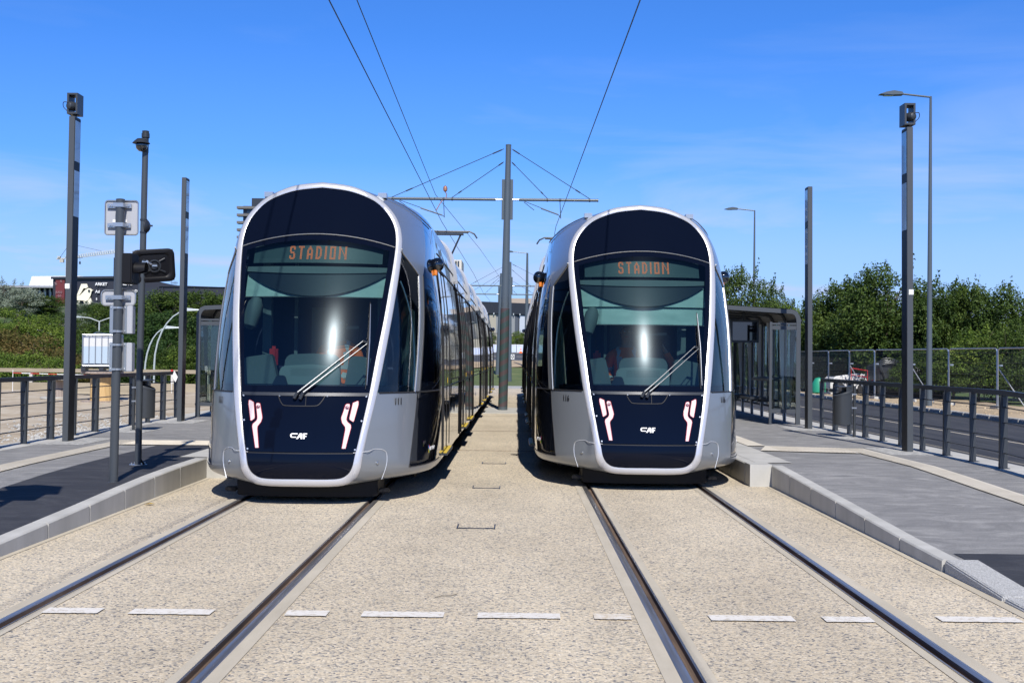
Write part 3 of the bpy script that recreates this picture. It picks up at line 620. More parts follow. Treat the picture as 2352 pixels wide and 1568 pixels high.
    for (ua, ub) in ((-1, -.935), (.935, 1)):
        q.grid([[mask(u * xin(z - bd(z)), z - bd(z) * u * u, .004) for u in (ua, (ua + ub) / 2, ub)] for z in zw])
    for (za, zb_) in ((1.197, 1.27), (2.905, 2.965)):
        q.grid([[mask(u * xin(z - bd(z)), z - bd(z) * u * u, .004) for u in [-.935 + 1.87 * k / 16 for k in range(17)]] for z in (za, (za + zb_) / 2, zb_)])
    nose.append(q.build('windscreen_border', M['blackf'], T, smooth=True, merge=True))
    q = MB(); q.path([mask(u * xin(2.975 - bd(2.975)), 2.975 - bd(2.975) * u * u, -.003) for u in [-.995 + 1.99 * k / 24 for k in range(25)]], .006, 6)
    nose.append(q.build('brow_seam', M['galv'], T, smooth=True))
    q = MB()
    for sg in (1, -1):
        pts = [mask(sg * .557, .568, -.004), mask(sg * .70, .582, -.006), on_shell(.24, .60, sg, .002), on_shell(.33, .585, sg, .003), on_shell(.37, .54, sg, .003), on_shell(.36, .42, sg, .002), on_shell(.32, .27, sg, .002)]
        q.path(cr([tuple(p) for p in pts], 4), .004, 6); nose.append(q.build('flap_seam', M['interwhite'], T, smooth=True)); q = MB()

    for sg in (1, -1): q = MB(); p = on_shell(.25, .45, sg, .004); q.lathe([(.016, -.004), (.016, .008), (.008, .012)], p, 12, (sg * .8, -.6, 0)); nose.append(q.build('bolt', M['galv'], T, smooth=True))
    for x, z in ((-.655, 1.16), (.665, 1.16), (-.25, 1.165), (.26, 1.165), (-.625, .90), (.63, .90), (-.565, .60), (.575, .60)): q = MB(); q.lathe([(.010, -.004), (.010, .004)], mask(x, z), 8, (0, -1, .2)); nose.append(q.build('bolt', M['galv'], T, smooth=True))
    # ---- wiper hatch outline
    q = MB(); q.path(cr([mask(x, z, -.002) for x, z in ((-.262, 1.163), (-.245, 1.12), (-.215, 1.075), (-.175, 1.058), (0, 1.055), (.14, 1.058), (.18, 1.075), (.215, 1.12), (.236, 1.163))], 3), .006, 6)
    q.path([mask(.037, 1.057, -.002), mask(.037, 1.163, -.002)], .005, 6); nose.append(q.build('hatch_seam', M['rubber'], T, smooth=True))
    # ---- head and marker lamps
    inn = [(.438, 1.045), (.446, 1.074), (.462, 1.082), (.487, 1.081), (.492, 1.06), (.468, .942), (.466, .915), (.475, .895), (.512, .862), (.517, .835), (.468, .612), (.428, .614), (.456, .812), (.454, .838), (.420, .882), (.409, .925), (.413, .95)]
    outt = [(.520, 1.092), (.566, 1.113), (.579, 1.108), (.579, 1.07), (.541, .898), (.532, .892), (.497, .915), (.494, .935)]
    for sg in (-1, 1):
        for nm, poly in (('headlight', inn), ('marker_light', outt)):
            q = MB(); mxp = sum(x for x, z in poly) / len(poly); P = [(sg * (x + .010), z) for x, z in poly]; n = len(P)
            q.add([mask(x, z, -.006) for x, z in P] + [mask(x, z, .01) for x, z in P], [tuple(range(n))] + [(i, (i + 1) % n, n + (i + 1) % n, n + i) for i in range(n)])
            h = q.build(nm, M['lampl'], T, smooth=False); qq = MB(); qq.path([mask(x, z, -.005) for x, z in P], .0035, 5, close=True); qq.build('lamp_edge', M['rededge'], h, smooth=True)
            if nm == 'headlight':
                q = MB(); q.lathe([(.019, 0), (.019, .008), (.012, .012)], mask(sg * .474, 1.04, -.004), 16, (0, -1, .25)); q.build('tail_lens', M['redlens'], h, smooth=True)
    # ---- maker's mark: C A F
    q = MB(); x0, z0, w, h_ = -.104, .7125, .178, .060
    def LP(poly):
        P = [(x0 + x * w, z0 + z * h_) for x, z in poly]; n = len(P)
        q.add([mask(x, z, -.005) for x, z in P] + [mask(x, z, .004) for x, z in P], [tuple(range(n))] + [(i, (i + 1) % n, n + (i + 1) % n, n + i) for i in range(n)])
    LP([(.08, 1), (.44, 1), (.44, .8), (.12, .8), (.08, .68), (.08, .52), (.13, .40), (.36, .40), (.36, .22), (.08, .22), (0, .38), (0, .8)])
    LP([(.36, 0), (.46, 0), (.70, .80), (.70, 1), (.56, 1)]); LP([(.62, 0), (.73, 0), (.73, .8), (.70, 1), (.62, 1)]); LP([(.48, .32), (.62, .32), (.62, .48), (.52, .48)])
    LP([(.77, 0), (.87, 0), (.87, 1), (.77, 1)]); LP([(.87, .8), (1.0, .8), (1.0, 1), (.87, 1)]); LP([(.87, .38), (.97, .38), (.97, .56), (.87, .56)])
    q.build('front_emblem', M['white'], T)
    # ---- wiper
    W = thing  # noqa
    q = MB(); a1, a2, b1, b2 = mask(-.085, 1.135, -.03), mask(-.023, 1.13, -.03), mask(.600, 1.757, -.035), mask(.655, 1.737, -.035)
    q.m = 0; q.tube(a1, mask(-.05, 1.20, -.045), .020, 8, .018); q.tube(a2, mask(.010, 1.20, -.045), .020, 8, .018)
    q.m = 1; q.path([mask(-.05, 1.20, -.045), mask(.11, 1.335, -.04), b1], [.012, .009, .005], 8); q.path([mask(.010, 1.20, -.045), mask(.17, 1.33, -.04), b2], [.012, .009, .005], 8)
    q.m = 0; q.tube(b1, b2, .012, 6)
    wp = q.build('wiper', [M['dark'], M['wipermetal']], T, smooth=True)
    q = MB(); q.path([mask(.655, 1.235, -.018), mask(.66, 1.5, -.024), mask(.658, 1.75, -.028), mask(.654, 2.0, -.024), mask(.648, 2.19, -.018)], [.004, .008, .010, .008, .003], 6); q.build('wiper_blade', M['rubber'], wp, smooth=True)
    q = MB(); q.path([mask(.668, 1.28, -.034), mask(.672, 1.75, -.042), mask(.655, 2.17, -.034)], [.003, .006, .003], 6); q.build('blade_holder', M['galv'], wp, smooth=True)
    # ---- bow mirrors with lamp
    for sg, my, mxx in ((1, 2.35, 1.275), (-1, 2.72, 1.295)):
        q = MB(); q.lathe([(.001, .088), (.034, .083), (.062, .062), (.080, .030), (.084, -.005), (.076, -.040), (.056, -.068), (.03, -.085), (.001, -.09)], (sg * mxx, my, 2.745), 20); q.tube((sg * mxx, my, 2.78), (sg * 1.16, my + .07, 2.80), .03, 10)
        mr = q.build('mirror_housing', M['black'], T, smooth=True)
        q = MB(); q.lathe([(.022, 0), (.026, -.03), (.022, -.062), (.01, -.07)], (sg * (mxx - .02), my - .035, 2.675), 12); q.build('indicator_lens', M['orange_lens'], mr, smooth=True)
    # ---- skirt and coupler cover under the bumper
    q = MB(); n = 16; pl = [(-.77 + 1.54 * k / n, .40 + .10 * ((-.77 + 1.54 * k / n) / .77) ** 4 + .03 * ((-.77 + 1.54 * k / n) / .77) ** 2) for k in range(n + 1)] + [(.77, 1.2), (-.77, 1.2)]
    q.prism(pl, .062, .24, 'z'); q.box(.78, .90, .52, .62, .10, .15); q.box(-.90, -.78, .52, .62, .10, .15); nose.append(q.build('coupler_skirt', M['undergrey'], T, bevel=.012))
    # ---- fleet number on both cab corners
    for sg in (1, -1):
        p = on_shell(.60, 1.095, sg, .008); ang = math.atan2((on_shell(.66, 1.095, 1).x - on_shell(.54, 1.095, 1).x), .12)
        # facing outwards along the surface normal
        text('fleet_number', number, .105, M['rubber'], T, p, (math.pi / 2, 0, sg * (math.pi / 2 - ang)), .0015, .0015, .95)
        # operator's mark low on the black panel
        p = on_shell(1.42, .53, sg, .004); a2_ = math.atan2((on_shell(1.55, .53, 1).x - on_shell(1.25, .53, 1).x), .30)
        tt = text('operator_name', 'LUXTRAM', .062, M['white'], T, p, (math.pi / 2, 0, sg * (math.pi / 2 - a2_)), .001, 0.0, 1.0)
        q = MB(); pc = on_shell(1.27, .53, sg, .006); dv = (on_shell(1.30, .53, sg, .006) - on_shell(1.24, .53, sg, .006)) / .06
        for k, (mi, dx_, dz_) in enumerate(((0, -.012, .018), (1, .012, .022), (2, .014, -.016), (3, -.012, -.020))):
            q.m = mi; c_ = pc + dv * dx_ * (1 if sg > 0 else -1) + Vector((0, 0, dz_)); q.add([c_ + dv * .016 * math.cos(a) + Vector((0, 0, .028 * math.sin(a))) for a in [i * math.pi / 4 for i in range(8)]], [tuple(range(8))])
        q.build('operator_emblem', [M['logo_b'], M['logo_r'], M['logo_g'], M['logo_y']], T, fix=False)
    # ---- cab interior
    q = MB(); hp = [(SEC[j][0] * .93, max(.6, SEC[j][1] * .96)) for j in range(16, len(SEC), 3)]; q.prism(hp + [(-x, z) for x, z in hp[::-1][1:]], 2.50, 2.56, 'y'); q.build('cab_back_wall', M['navy'], T)
    q = MB(); q.prism([(-.55, .5), (.55, .5), (.95, 1.2), (1.15, 2.48), (-1.15, 2.48), (-.95, 1.2)], .60, .66, 'z'); q.build('cab_floor', M['cabgrey'], T)
    q = MB(); q.prism([(-.70, .28 + .07), (-.35, .27), (.35, .27), (.70, .28 + .07), (1.05, .95), (1.05, 1.15), (-1.05, 1.15), (-1.05, .95)], 1.20, 1.262, 'z'); q.build('dashboard', M['shade'], T, bevel=.01)
    def rp_(name, pts, y0_, y1_, material, r=.0):
        q = MB(); q.prism([(x, z) for x, z in pts], y0_, y1_, 'y'); return q.build(name, material, T, bevel=.012)
    c_ = rp_('console', [(-.337, 1.26), (.312, 1.26), (.300, 1.54), (.268, 1.592), (.23, 1.606), (0, 1.618), (-.23, 1.606), (-.275, 1.592), (-.305, 1.54)], .74, .86, M['teal'])
    c_ = rp_('console_front', [(-.352, 1.26), (.318, 1.26), (.318, 1.43), (.290, 1.472), (0, 1.497), (-.31, 1.478), (-.352, 1.43)], .66, .735, M['tealp'])
    q = MB()
    for r_ in range(7):
        for k in range(28): x = -.22 + .015 * k + (r_ % 2) * .007; z = 1.372 + r_ * .0125; q.box(x - .0025, x + .0025, .6585, .6600, z - .0025, z + .0025)
    q.build('speaker_holes', M['rubber'], c_, fix=False)
    rp_('console', [(-.78, 1.26), (-.395, 1.26), (-.455, 1.52), (-.475, 1.60), (-.52, 1.606), (-.74, 1.572), (-.80, 1.55)], .84, 1.0, M['teal']); rp_('console', [(.345, 1.26), (.78, 1.26), (.80, 1.53), (.52, 1.59), (.43, 1.595), (.40, 1.57)], .84, 1.0, M['teal'])
    rp_('dash_hump', [(-.425, 1.26), (-.245, 1.26), (-.275, 1.36), (-.29, 1.372), (-.36, 1.372), (-.375, 1.36)], .60, .65, M['shade'])
    # blinds, dark arc shade and display board, all following the glass
    def strip(name, material, zlo, zhi, xm, off, n=16):
        q = MB(); q.grid([[mask(xm * (-1 + 2 * k / n), lerp(zlo(-1 + 2 * k / n), zhi(-1 + 2 * k / n), t), off) for k in range(n + 1)] for t in (0, .25, .5, .75, 1)]); return q.build(name, material, T, smooth=True)
    strip('sun_blind', M['blind'], lambda u: 2.255, lambda u: 2.53, .80, .16)
    if low_blind: strip('sun_blind', M['blind'], lambda u: 2.03, lambda u: 2.262, .775, .20)
    strip('blind_rail', M['cabgrey'], lambda u: 2.545 - .03 * (1 - u * u), lambda u: 2.60, .80, .10)
    strip('arc_shade', M['shade'], lambda u: 2.515 - .258 * (1 - abs(u) ** 2.1), lambda u: 2.53, .79, .12)
    q = MB(); q.box(-.80, .80, .74, .745, 2.247 if not low_blind else 2.022, 2.256 if not low_blind else 2.031); q.v = [mask(x, z, .15 if not low_blind else .19) if True else 0 for x, y, z in q.v]
    q = MB(); zr_ = 2.248 if not low_blind else 2.022; q.path([mask(.80 * (-1 + k / 8), zr_, .15 if not low_blind else .19) for k in range(17)], .006, 6); q.build('blind_bar', M['galv'], T, smooth=True)
    bd_ = strip('display_board', M['board'], lambda u: 2.64, lambda u: 2.865 - .02 * u * u, .735, .09)
    q = MB(); word = 'STADION'; pitch = .0112; cols = sum(len(FONT[ch][0]) + 3.0 for ch in word) - 3.0; cx = .018 - cols * pitch / 2; z1_ = 2.832
    for ch in word:
        gl = FONT[ch]
        for r_, row in enumerate(gl):
            for k, c in enumerate(row):
                if c == '#':
                    x = cx + k * pitch; z = z1_ - r_ * pitch; ce = Vector(mask(x, z, .083)); q.add([ce + Vector((.0045 * math.cos(a), 0, .0045 * math.sin(a))) for a in [i * math.pi / 3 for i in range(6)]], [tuple(range(6))])
        cx += (len(gl[0]) + 3.0) * pitch
    q.build('display_text', M['led'], bd_, fix=False)
    q = MB()
    for r_ in range(4):
        for k in range(100): x = -.69 + .0139 * k; z = 2.652 + r_ * .0112; ce = Vector(mask(x, z, .084)); q.add([ce + Vector((dx, 0, dz)) for dx, dz in ((-.003, 0), (0, -.003), (.003, 0), (0, .003))], [(0, 1, 2, 3)])
    q.build('display_dots', M['tealp'], bd_, fix=False)
    for sg in (1, -1):
        q = MB(); q.hexa([(sg * 1.02 - .10, 1.26, 1.0), (sg * 1.02 + .10, 1.26, 1.0), (sg * 1.02 + .10, 1.34, 1.0), (sg * 1.02 - .10, 1.34, 1.0)], [(sg * 1.04 - .03, 1.46, 2.15), (sg * 1.04 + .03, 1.46, 2.15), (sg * 1.04 + .03, 1.54, 2.15), (sg * 1.04 - .03, 1.54, 2.15)]); q.build('cab_pillar', M['cablight'], T, bevel=.02)
    q = MB(); q.box(-.72, -.62, 1.5, 1.62, .66, 2.9); q.box(-.42, -.38, 1.9, 1.94, .66, 3.0); q.box(.58, .70, 1.95, 2.05, .66, 2.9); q.box(-.30, .02, 2.42, 2.47, 1.2, 2.2); q.build('cab_cabinet', M['cabgrey'], T)
    q = MB(); q.box(-.60, -.50, 1.3, 1.38, 1.45, 1.70); q.build('extinguisher', M['red'], T, bevel=.03)
    q = MB(); q.lathe([(.001, .20), (.05, .19), (.085, .12), (.09, 0), (.075, -.13), (.03, -.17)], (-.68, .78, 2.05), 14, (.25, .1, 1)); q.build('inside_mirror', M['cabgrey'], T, smooth=True)
    q = MB(); q.box(-.02, .44, 1.58, 1.68, 1.1, 1.95); q.box(-.02, .44, 1.25, 1.68, 1.02, 1.10); q.build('driver_seat', M['shade'], T, bevel=.05)
    # ---- body modules
    y0_, yend = NOSE, LEN - NOSE; joints = [7.45, 13.1, 18.7, 24.3, 29.9]; bounds = [y0_] + joints + [yend]
    iside = 13 * 4       # section index where the black side gives way to the roof
    for k in range(len(bounds) - 1):
        a = bounds[k] + (.22 if k else 0); b_ = bounds[k + 1] - (.22 if k < len(bounds) - 2 else 0)
        ya_ = lambda j: max(a, nend(j)) if k == 0 else a
        yb_ = lambda j: min(b_, LEN - nend(j)) if k == len(bounds) - 2 else b_
        for nm, rng, mt in (('side_panel', range(12, iside + 1), M['blacks']), ('roof', range(iside, len(SEC)), M['silver']), ('underside', range(0, 13), M['undergrey'])):
            if nm == 'side_panel':
                for sg in (1, -1):
                    q = MB(); q.grid([[(sg * SEC[j][0], y, SEC[j][1]) for j in rng for y in [(ya_(j), (a + b_) / 2, yb_(j))[yi]]] for yi in (0, 1, 2)]); q.build(nm, mt, T, smooth=True)
            else:
                q = MB(); q.grid([[(SEC[j][0], yf_(j), SEC[j][1]) for j in rng] for yf_ in (ya_, yb_)]); q.grid([[(-SEC[j][0], yf_(j), SEC[j][1]) for j in rng] for yf_ in (ya_, yb_)], flip=True); q.build(nm, mt, T, smooth=True, merge=True)
        if k:
            yj = bounds[k]
            q = MB(); q.grid([[(SEC[j][0] * .95, y, SEC[j][1] * .985) for j in range(4, len(SEC))] for y in [yj - .22 + .055 * i for i in range(9)]]); q.grid([[(-SEC[j][0] * .95, y, SEC[j][1] * .985) for j in range(4, len(SEC))] for y in [yj - .22 + .055 * i for i in range(9)]], flip=True)
            q.build('gangway_bellows', M['matblack'], T, merge=True)
            for yy in (yj - .25, yj + .25):
                q = MB(); q.path([(SEC[j][0] + .012, yy, SEC[j][1] + .012) for j in range(11 * 4, len(SEC))] + [(-SEC[j][0] - .012, yy, SEC[j][1] + .012) for j in range(len(SEC) - 2, 11 * 4 - 1, -1)], .035, 6)
                q.build('roof_rib', M['interwhite'], T, smooth=True)
            for yy in (yj - .235, yj + .235):
                for sg in (1, -1): q = MB(); q.path([(sg * (SEC[j][0] + .004), yy, SEC[j][1]) for j in range(14, 11 * 4)], .016, 6); q.build('module_edge', M['matblack'], T, smooth=True)
    q = MB(); q.box(-1.0, 1.0, 2.6, LEN - 2.6, .07, .27); q.build('underframe', M['matblack'], T)
    for sg in (1, -1):
        q = MB(); P4 = [shell(j, t_) for j, t_ in ((63, .10), (61, .24), (58, .40), (56, .56), (55, .72))]; q.path(cr([(sg * (p[0] + .012), p[1], p[2] + .012) for p in P4], 4), .008, 6); p = P4[0]; q.box(sg * p[0] - .05, sg * p[0] + .05, p[1] - .06, p[1] + .06, p[2] - .01, p[2] + .05); q.build('roof_cable', M['galv'], T, smooth=True)
    # roof equipment
    q = MB()
    for a, b_ in ((9, 12), (14.2, 17.6), (20, 22.6), (31, 35)): q = MB(); q.box(-.80, .80, a, b_, 3.5, 3.66); q.build('roof_equipment', M['silver'], T, bevel=.05)
    # doors, windows and seams on the sides
    doors = [(2.75, 4.05), (8.65, 9.95), (12.0 - .6, 12.7), (18.0 + 1.1, 20.4), (21.9, 23.2), (25.3, 26.6), (30.8, 32.1), (35.1, 36.4)]
    for sg in (1, -1):
        def wall(y, z, off): 
            x = interp(z, [(SEC[j][1], SEC[j][0]) for j in range(14, 56)]); return (sg * (x + off), y, z)
        for (a, b_) in doors:
            q = MB(); q.grid([[wall(y, z, .010) for z in (.40, .8, 1.3, 1.8, 2.3, 2.72)] for y in (a, b_)])
            q.grid([[wall(a, z, .010) for z in (.40, .8, 1.3, 1.8, 2.3, 2.72)], [wall(a, z, -.002) for z in (.40, .8, 1.3, 1.8, 2.3, 2.72)]])
            d = q.build('door', M['blacks'], T, smooth=True)
            q = MB()
            for y in (a, (a + b_) / 2, b_): q.path([wall(y, z, .008) for z in (.40, .8, 1.3, 1.8, 2.3, 2.72)], .009, 6)
            q.path([wall(a, 2.72, .012), wall(b_, 2.72, .012)], .014, 6); q.build('door_seal', M['rubber'], d, smooth=True)
            q = MB(); p = wall((a + b_) / 2 + .06, 1.30, .03); q.box(p[0] - .020, p[0] - .010, p[1], p[1] + .05, 1.25, 1.32); q.build('door_button', M['yellow2'], d)
            q = MB(); q.m = 0; q.box(min(sg * 1.345, sg * 1.395), max(sg * 1.345, sg * 1.395), a + .03, b_ - .03, .365, .372); q.m = 1; q.box(min(sg * 1.34, sg * 1.405), max(sg * 1.34, sg * 1.405), a - .004, b_ + .004, .335, .364); q.build('door_sill', [M['yellow'], M['dark']], d)
        wy = [(4.2, 5.7), (5.8, 7.1), (7.9, 8.5), (10.1, 11.2), (13.5, 15.0), (15.1, 16.6), (16.7, 18.2), (24.7, 25.2), (26.8, 28.2), (28.3, 29.5), (32.3, 33.6), (33.7, 35.0)]
        for a, b_ in wy:
            q = MB(); q.grid([[wall(y, z, .007) for z in (1.28, 1.8, 2.3, 2.68)] for y in (a, b_)]); w_ = q.build('passenger_window', M['black'], T, smooth=True)
            q = MB(); q.path([wall(a, z, .006) for z in (1.28, 1.8, 2.3, 2.68)], .007, 5); q.path([wall(a, 1.28, .008), wall(b_, 1.28, .008)], .009, 5); q.build('window_seal', M['rubber'], w_, smooth=True)
        q = MB()
        for z in (2.76, 1.20): q.path([wall(2.75, z, .004), wall(LEN - 2.75, z, .004)], .010, 5)
        q.path([wall(3.2, 2.96, .004), wall(LEN - 3.2, 2.96, .004)], .008, 5)
        q.build('side_rail', M['galv'] if False else M['dark'], T, smooth=True)
    # ---- pantograph
    yp = 26.4; q = MB(); q.path([(-.95, yp, 5.50), (-.86, yp, 5.64), (-.70, yp, 5.72), (.70, yp, 5.72), (.86, yp, 5.64), (.95, yp, 5.50)], .025, 8); q.path([(-.66, yp + .3, 5.72), (.66, yp + .3, 5.72)], .025, 8)
    q.box(-.50, .50, yp, yp + .3, 5.62, 5.66)
    pn = q.build('pantograph', M['dark'], T, smooth=True)
    q = MB(); q.tube((-.40, yp + .15, 5.62), (.05, yp - 1.2, 4.55), .03, 8); q.tube((.40, yp + .15, 5.62), (.05, yp - 1.2, 4.55), .03, 8); q.tube((.0, yp - 1.2, 4.55), (0, yp + .4, 3.75), .045, 8); q.box(-.5, .5, yp - .2, yp + .9, 3.53, 3.76); q.build('pantograph_arm', M['dark'], pn, smooth=True)
    # ---- far end: the same nose turned round
    for o in nose:
        c = o.copy(); scn.collection.objects.link(c); c.parent = T; c.location = (0, LEN, 0); c.rotation_euler = (0, 0, math.pi)
    for sg in (1, -1):
        q = MB(); q.lathe([(.001, .088), (.05, .07), (.080, .02), (.08, -.03), (.04, -.08), (.001, -.09)], (sg * 1.30, LEN - 2.72, 2.775), 14); q.tube((sg * 1.30, LEN - 2.72, 2.81), (sg * 1.18, LEN - 2.79, 2.83), .03, 8); q.build('mirror_housing', M['black'], T, smooth=True)
    return T
for k_, c_ in (('logo_b', (.05, .25, .7)), ('logo_r', (.75, .06, .12)), ('logo_g', (.15, .55, .12)), ('logo_y', (.85, .5, .05))): M[k_] = mat(k_, c_, .5)
tramL = make_tram('111', 'silver and black tram numbered 111, STADION in its window, on the left track', False); tramL.location = (LX, 12.55, 0)
tramR = make_tram('116', 'silver and black tram numbered 116, STADION in its window, farther back on the right track', True); tramR.location = (RX, 14.3, 0)

# ================================================================== PEOPLE (in the cabs)
def make_person(name_label, camera_pose=False):
    """seated driver: one continuous skinned body, hi-vis jacket, hair, trousers. local: faces -y, seat at z 0"""
    T = thing('person', name_label, 'person', (0, 0, 0))
    V = [((0, 0, .02), (.15, .11)), ((0, .01, .22), (.145, .10)), ((0, .02, .42), (.17, .105)), ((0, .02, .55), (.10, .08)), ((0, .0, .63), (.052, .052)), ((0, -.02, .72), (.070, .078)), ((0, -.025, .80), (.078, .092)), ((0, -.01, .87), (.062, .07))]
    E_ = [(i, i + 1) for i in range(7)]
    def chain(root, pts):
        a = root
        for p, r in pts: V.append((p, (r, r) if not isinstance(r, tuple) else r)); E_.append((a, len(V) - 1)); a = len(V) - 1
        return a
    hands = {}
    for sg in (1, -1):
        chain(0, [((sg * .11, -.16, .03), .085), ((sg * .14, -.44, .05), .062), ((sg * .14, -.47, -.02), .058), ((sg * .14, -.45, -.22), .052), ((sg * .14, -.44, -.42), .038), ((sg * .14, -.54, -.46), (.035, .03))])
        if camera_pose: arm = [((sg * .19, .02, .50), .055), ((sg * .27, -.06, .32), .047), ((sg * .22, -.22, .44), .038), ((sg * .10, -.26, .64), .026)]
        else: arm = [((sg * .20, .02, .50), .055), ((sg * .26, .0, .26), .047), ((sg * .22, -.24, .16), .036), ((sg * .19, -.33, .17), .026)]
        last = chain(3, arm); wr = Vector(V[last][0]); el_ = Vector(V[last - 1][0]); d = (wr - el_).normalized(); palm = chain(last, [(tuple(wr + d * .05), (.036, .018)), (tuple(wr + d * .08), (.036, .016))])
        pc = Vector(V[palm][0]); sdv = Vector((1, 0, 0)) if not camera_pose else Vector((0, 0, 1))
        for k, (o_, L_) in enumerate(((-.028, .060), (-.009, .072), (.010, .068), (.028, .052))):
            b0 = pc + sdv * o_; chain(palm, [(tuple(b0 + d * .02), .0085), (tuple(b0 + d * L_ * .6 + Vector((0, 0, -.004))), .008), (tuple(b0 + d * L_ + Vector((0, -.0, -.02))), .007)])
        chain(last, [(tuple(wr + d * .03 - sdv * sg * .035), .010), (tuple(wr + d * .06 - sdv * sg * .05), .0085)])
    me = bpy.data.meshes.new('body'); me.from_pydata([v[0] for v in V], E_, []); o = bpy.data.objects.new('body', me); scn.collection.objects.link(o)
    me.materials.append(M['skin']); md = o.modifiers.new('skin', 'SKIN')
    for i, v in enumerate(me.skin_vertices[0].data): v.radius = V[i][1]; v.use_root = (i == 0)
    s2 = o.modifiers.new('sub', 'SUBSURF'); s2.levels = 2; s2.render_levels = 2
    bpy.context.view_layer.update(); me2 = bpy.data.meshes.new_from_object(o.evaluated_get(bpy.context.evaluated_depsgraph_get()))
    o.modifiers.clear(); o.data = me2; me2.materials.clear(); me2.materials.append(M['skin']); me2.polygons.foreach_set('use_smooth', [True] * len(me2.polygons)); o.parent = T
    # face: nose, eyes, mouth, ears as small parts of the body surface
    q = MB(); q.prism([(-.012, .765), (.012, .765), (.008, .80), (-.008, .80)], -.10, -.132, 'y'); q.build('nose', M['skin'], o, bevel=.004)
    for sg in (1, -1):
        q = MB(); q.lathe([(.001, .012), (.010, .004), (.010, -.004), (.001, -.012)], (sg * .03, -.108, .815), 8); q.build('eye', M['white'], o, smooth=True)
        q = MB(); q.lathe([(.006, -.012), (.018, 0), (.006, .014)], (sg * .083, -.015, .80), 8, (1, 0, 0)); q.build('ear', M['skin'], o, smooth=True)
    q = MB(); q.box(-.022, .022, -.113, -.105, .742, .750); q.build('mouth', M['red'], o)
    # clothing: shells over the body surface
    def shellof(name, material, test, off):
        bm = bmesh.new(); bm.from_mesh(me2); bm.normal_update()
        kill = [f for f in bm.faces if not test(f.calc_center_median())]; bmesh.ops.delete(bm, geom=kill, context='FACES')
        for v in bm.verts: v.co += v.normal * off
        m_ = bpy.data.meshes.new(name); bm.to_mesh(m_); bm.free(); m_.materials.append(material); m_.polygons.foreach_set('use_smooth', [True] * len(m_.polygons))
        p = bpy.data.objects.new(name, m_); scn.collection.objects.link(p); p.parent = T; return p
    far = lambda c: (abs(c.x) > .15 or c.y < -.15)
    def jac(c):
        if c.z > .60 and not (camera_pose and far(c)): return False
        if c.z < -.02 or (c.z < .10 and c.y < -.08): return False
        if not camera_pose and c.y < -.30: return False
        if camera_pose and c.z > .60: return False
        return True
    j = shellof('jacket', M['orange'], jac, .016)
    shellof('reflective_band', M['reflect'], lambda c: jac(c) and (.17 < c.z < .22 or .30 < c.z < .345 or (abs(abs(c.x) - .10) < .022 and c.z > .3 and abs(c.y) < .12)), .021)
    shellof('trousers', M['trouser'], lambda c: c.z < .12 and (c.y < -.06 or c.z < .0) and not (abs(c.x) > .16 and c.z > .1), .012)
    shellof('hair', M['hair'], lambda c: c.z > .855 or (c.z > .74 and c.y > .0 and abs(c.x) < .1 and c.z > .70), .014)
    return T
pl = make_person('person in an orange hi-vis jacket sitting at the controls behind the windscreen of tram 111'); pl.location = (LX + .20, 12.55 + 1.42, 1.16)
pr = make_person('person in an orange hi-vis vest sitting left in the cab of tram 116'); pr.location = (RX - .16, 14.3 + 1.45, 1.14)
pr2 = make_person('person in orange holding a camera up, in the cab of tram 116', True); pr2.location = (RX + .26, 14.3 + 1.80, 1.08)
q = MB(); cx, cy_, cz = RX + .26, 14.3 + 1.80 - .30, 1.08 + .74; q.box(cx - .06, cx + .06, cy_ - .04, cy_, cz - .04, cz + .04); q.lathe([(.034, 0), (.034, .05), (.028, .055)], (cx, cy_ - .04, cz), 16, (0, -1, 0)); tag(q.build('camera', M['matblack'], bevel=.006), 'small black camera held up by the person in the cab of tram 116', 'camera')

# ================================================================== STREET FURNITURE
M['cover'] = mat('cover_black', (.007, .009, .014), .5, spec=.25)
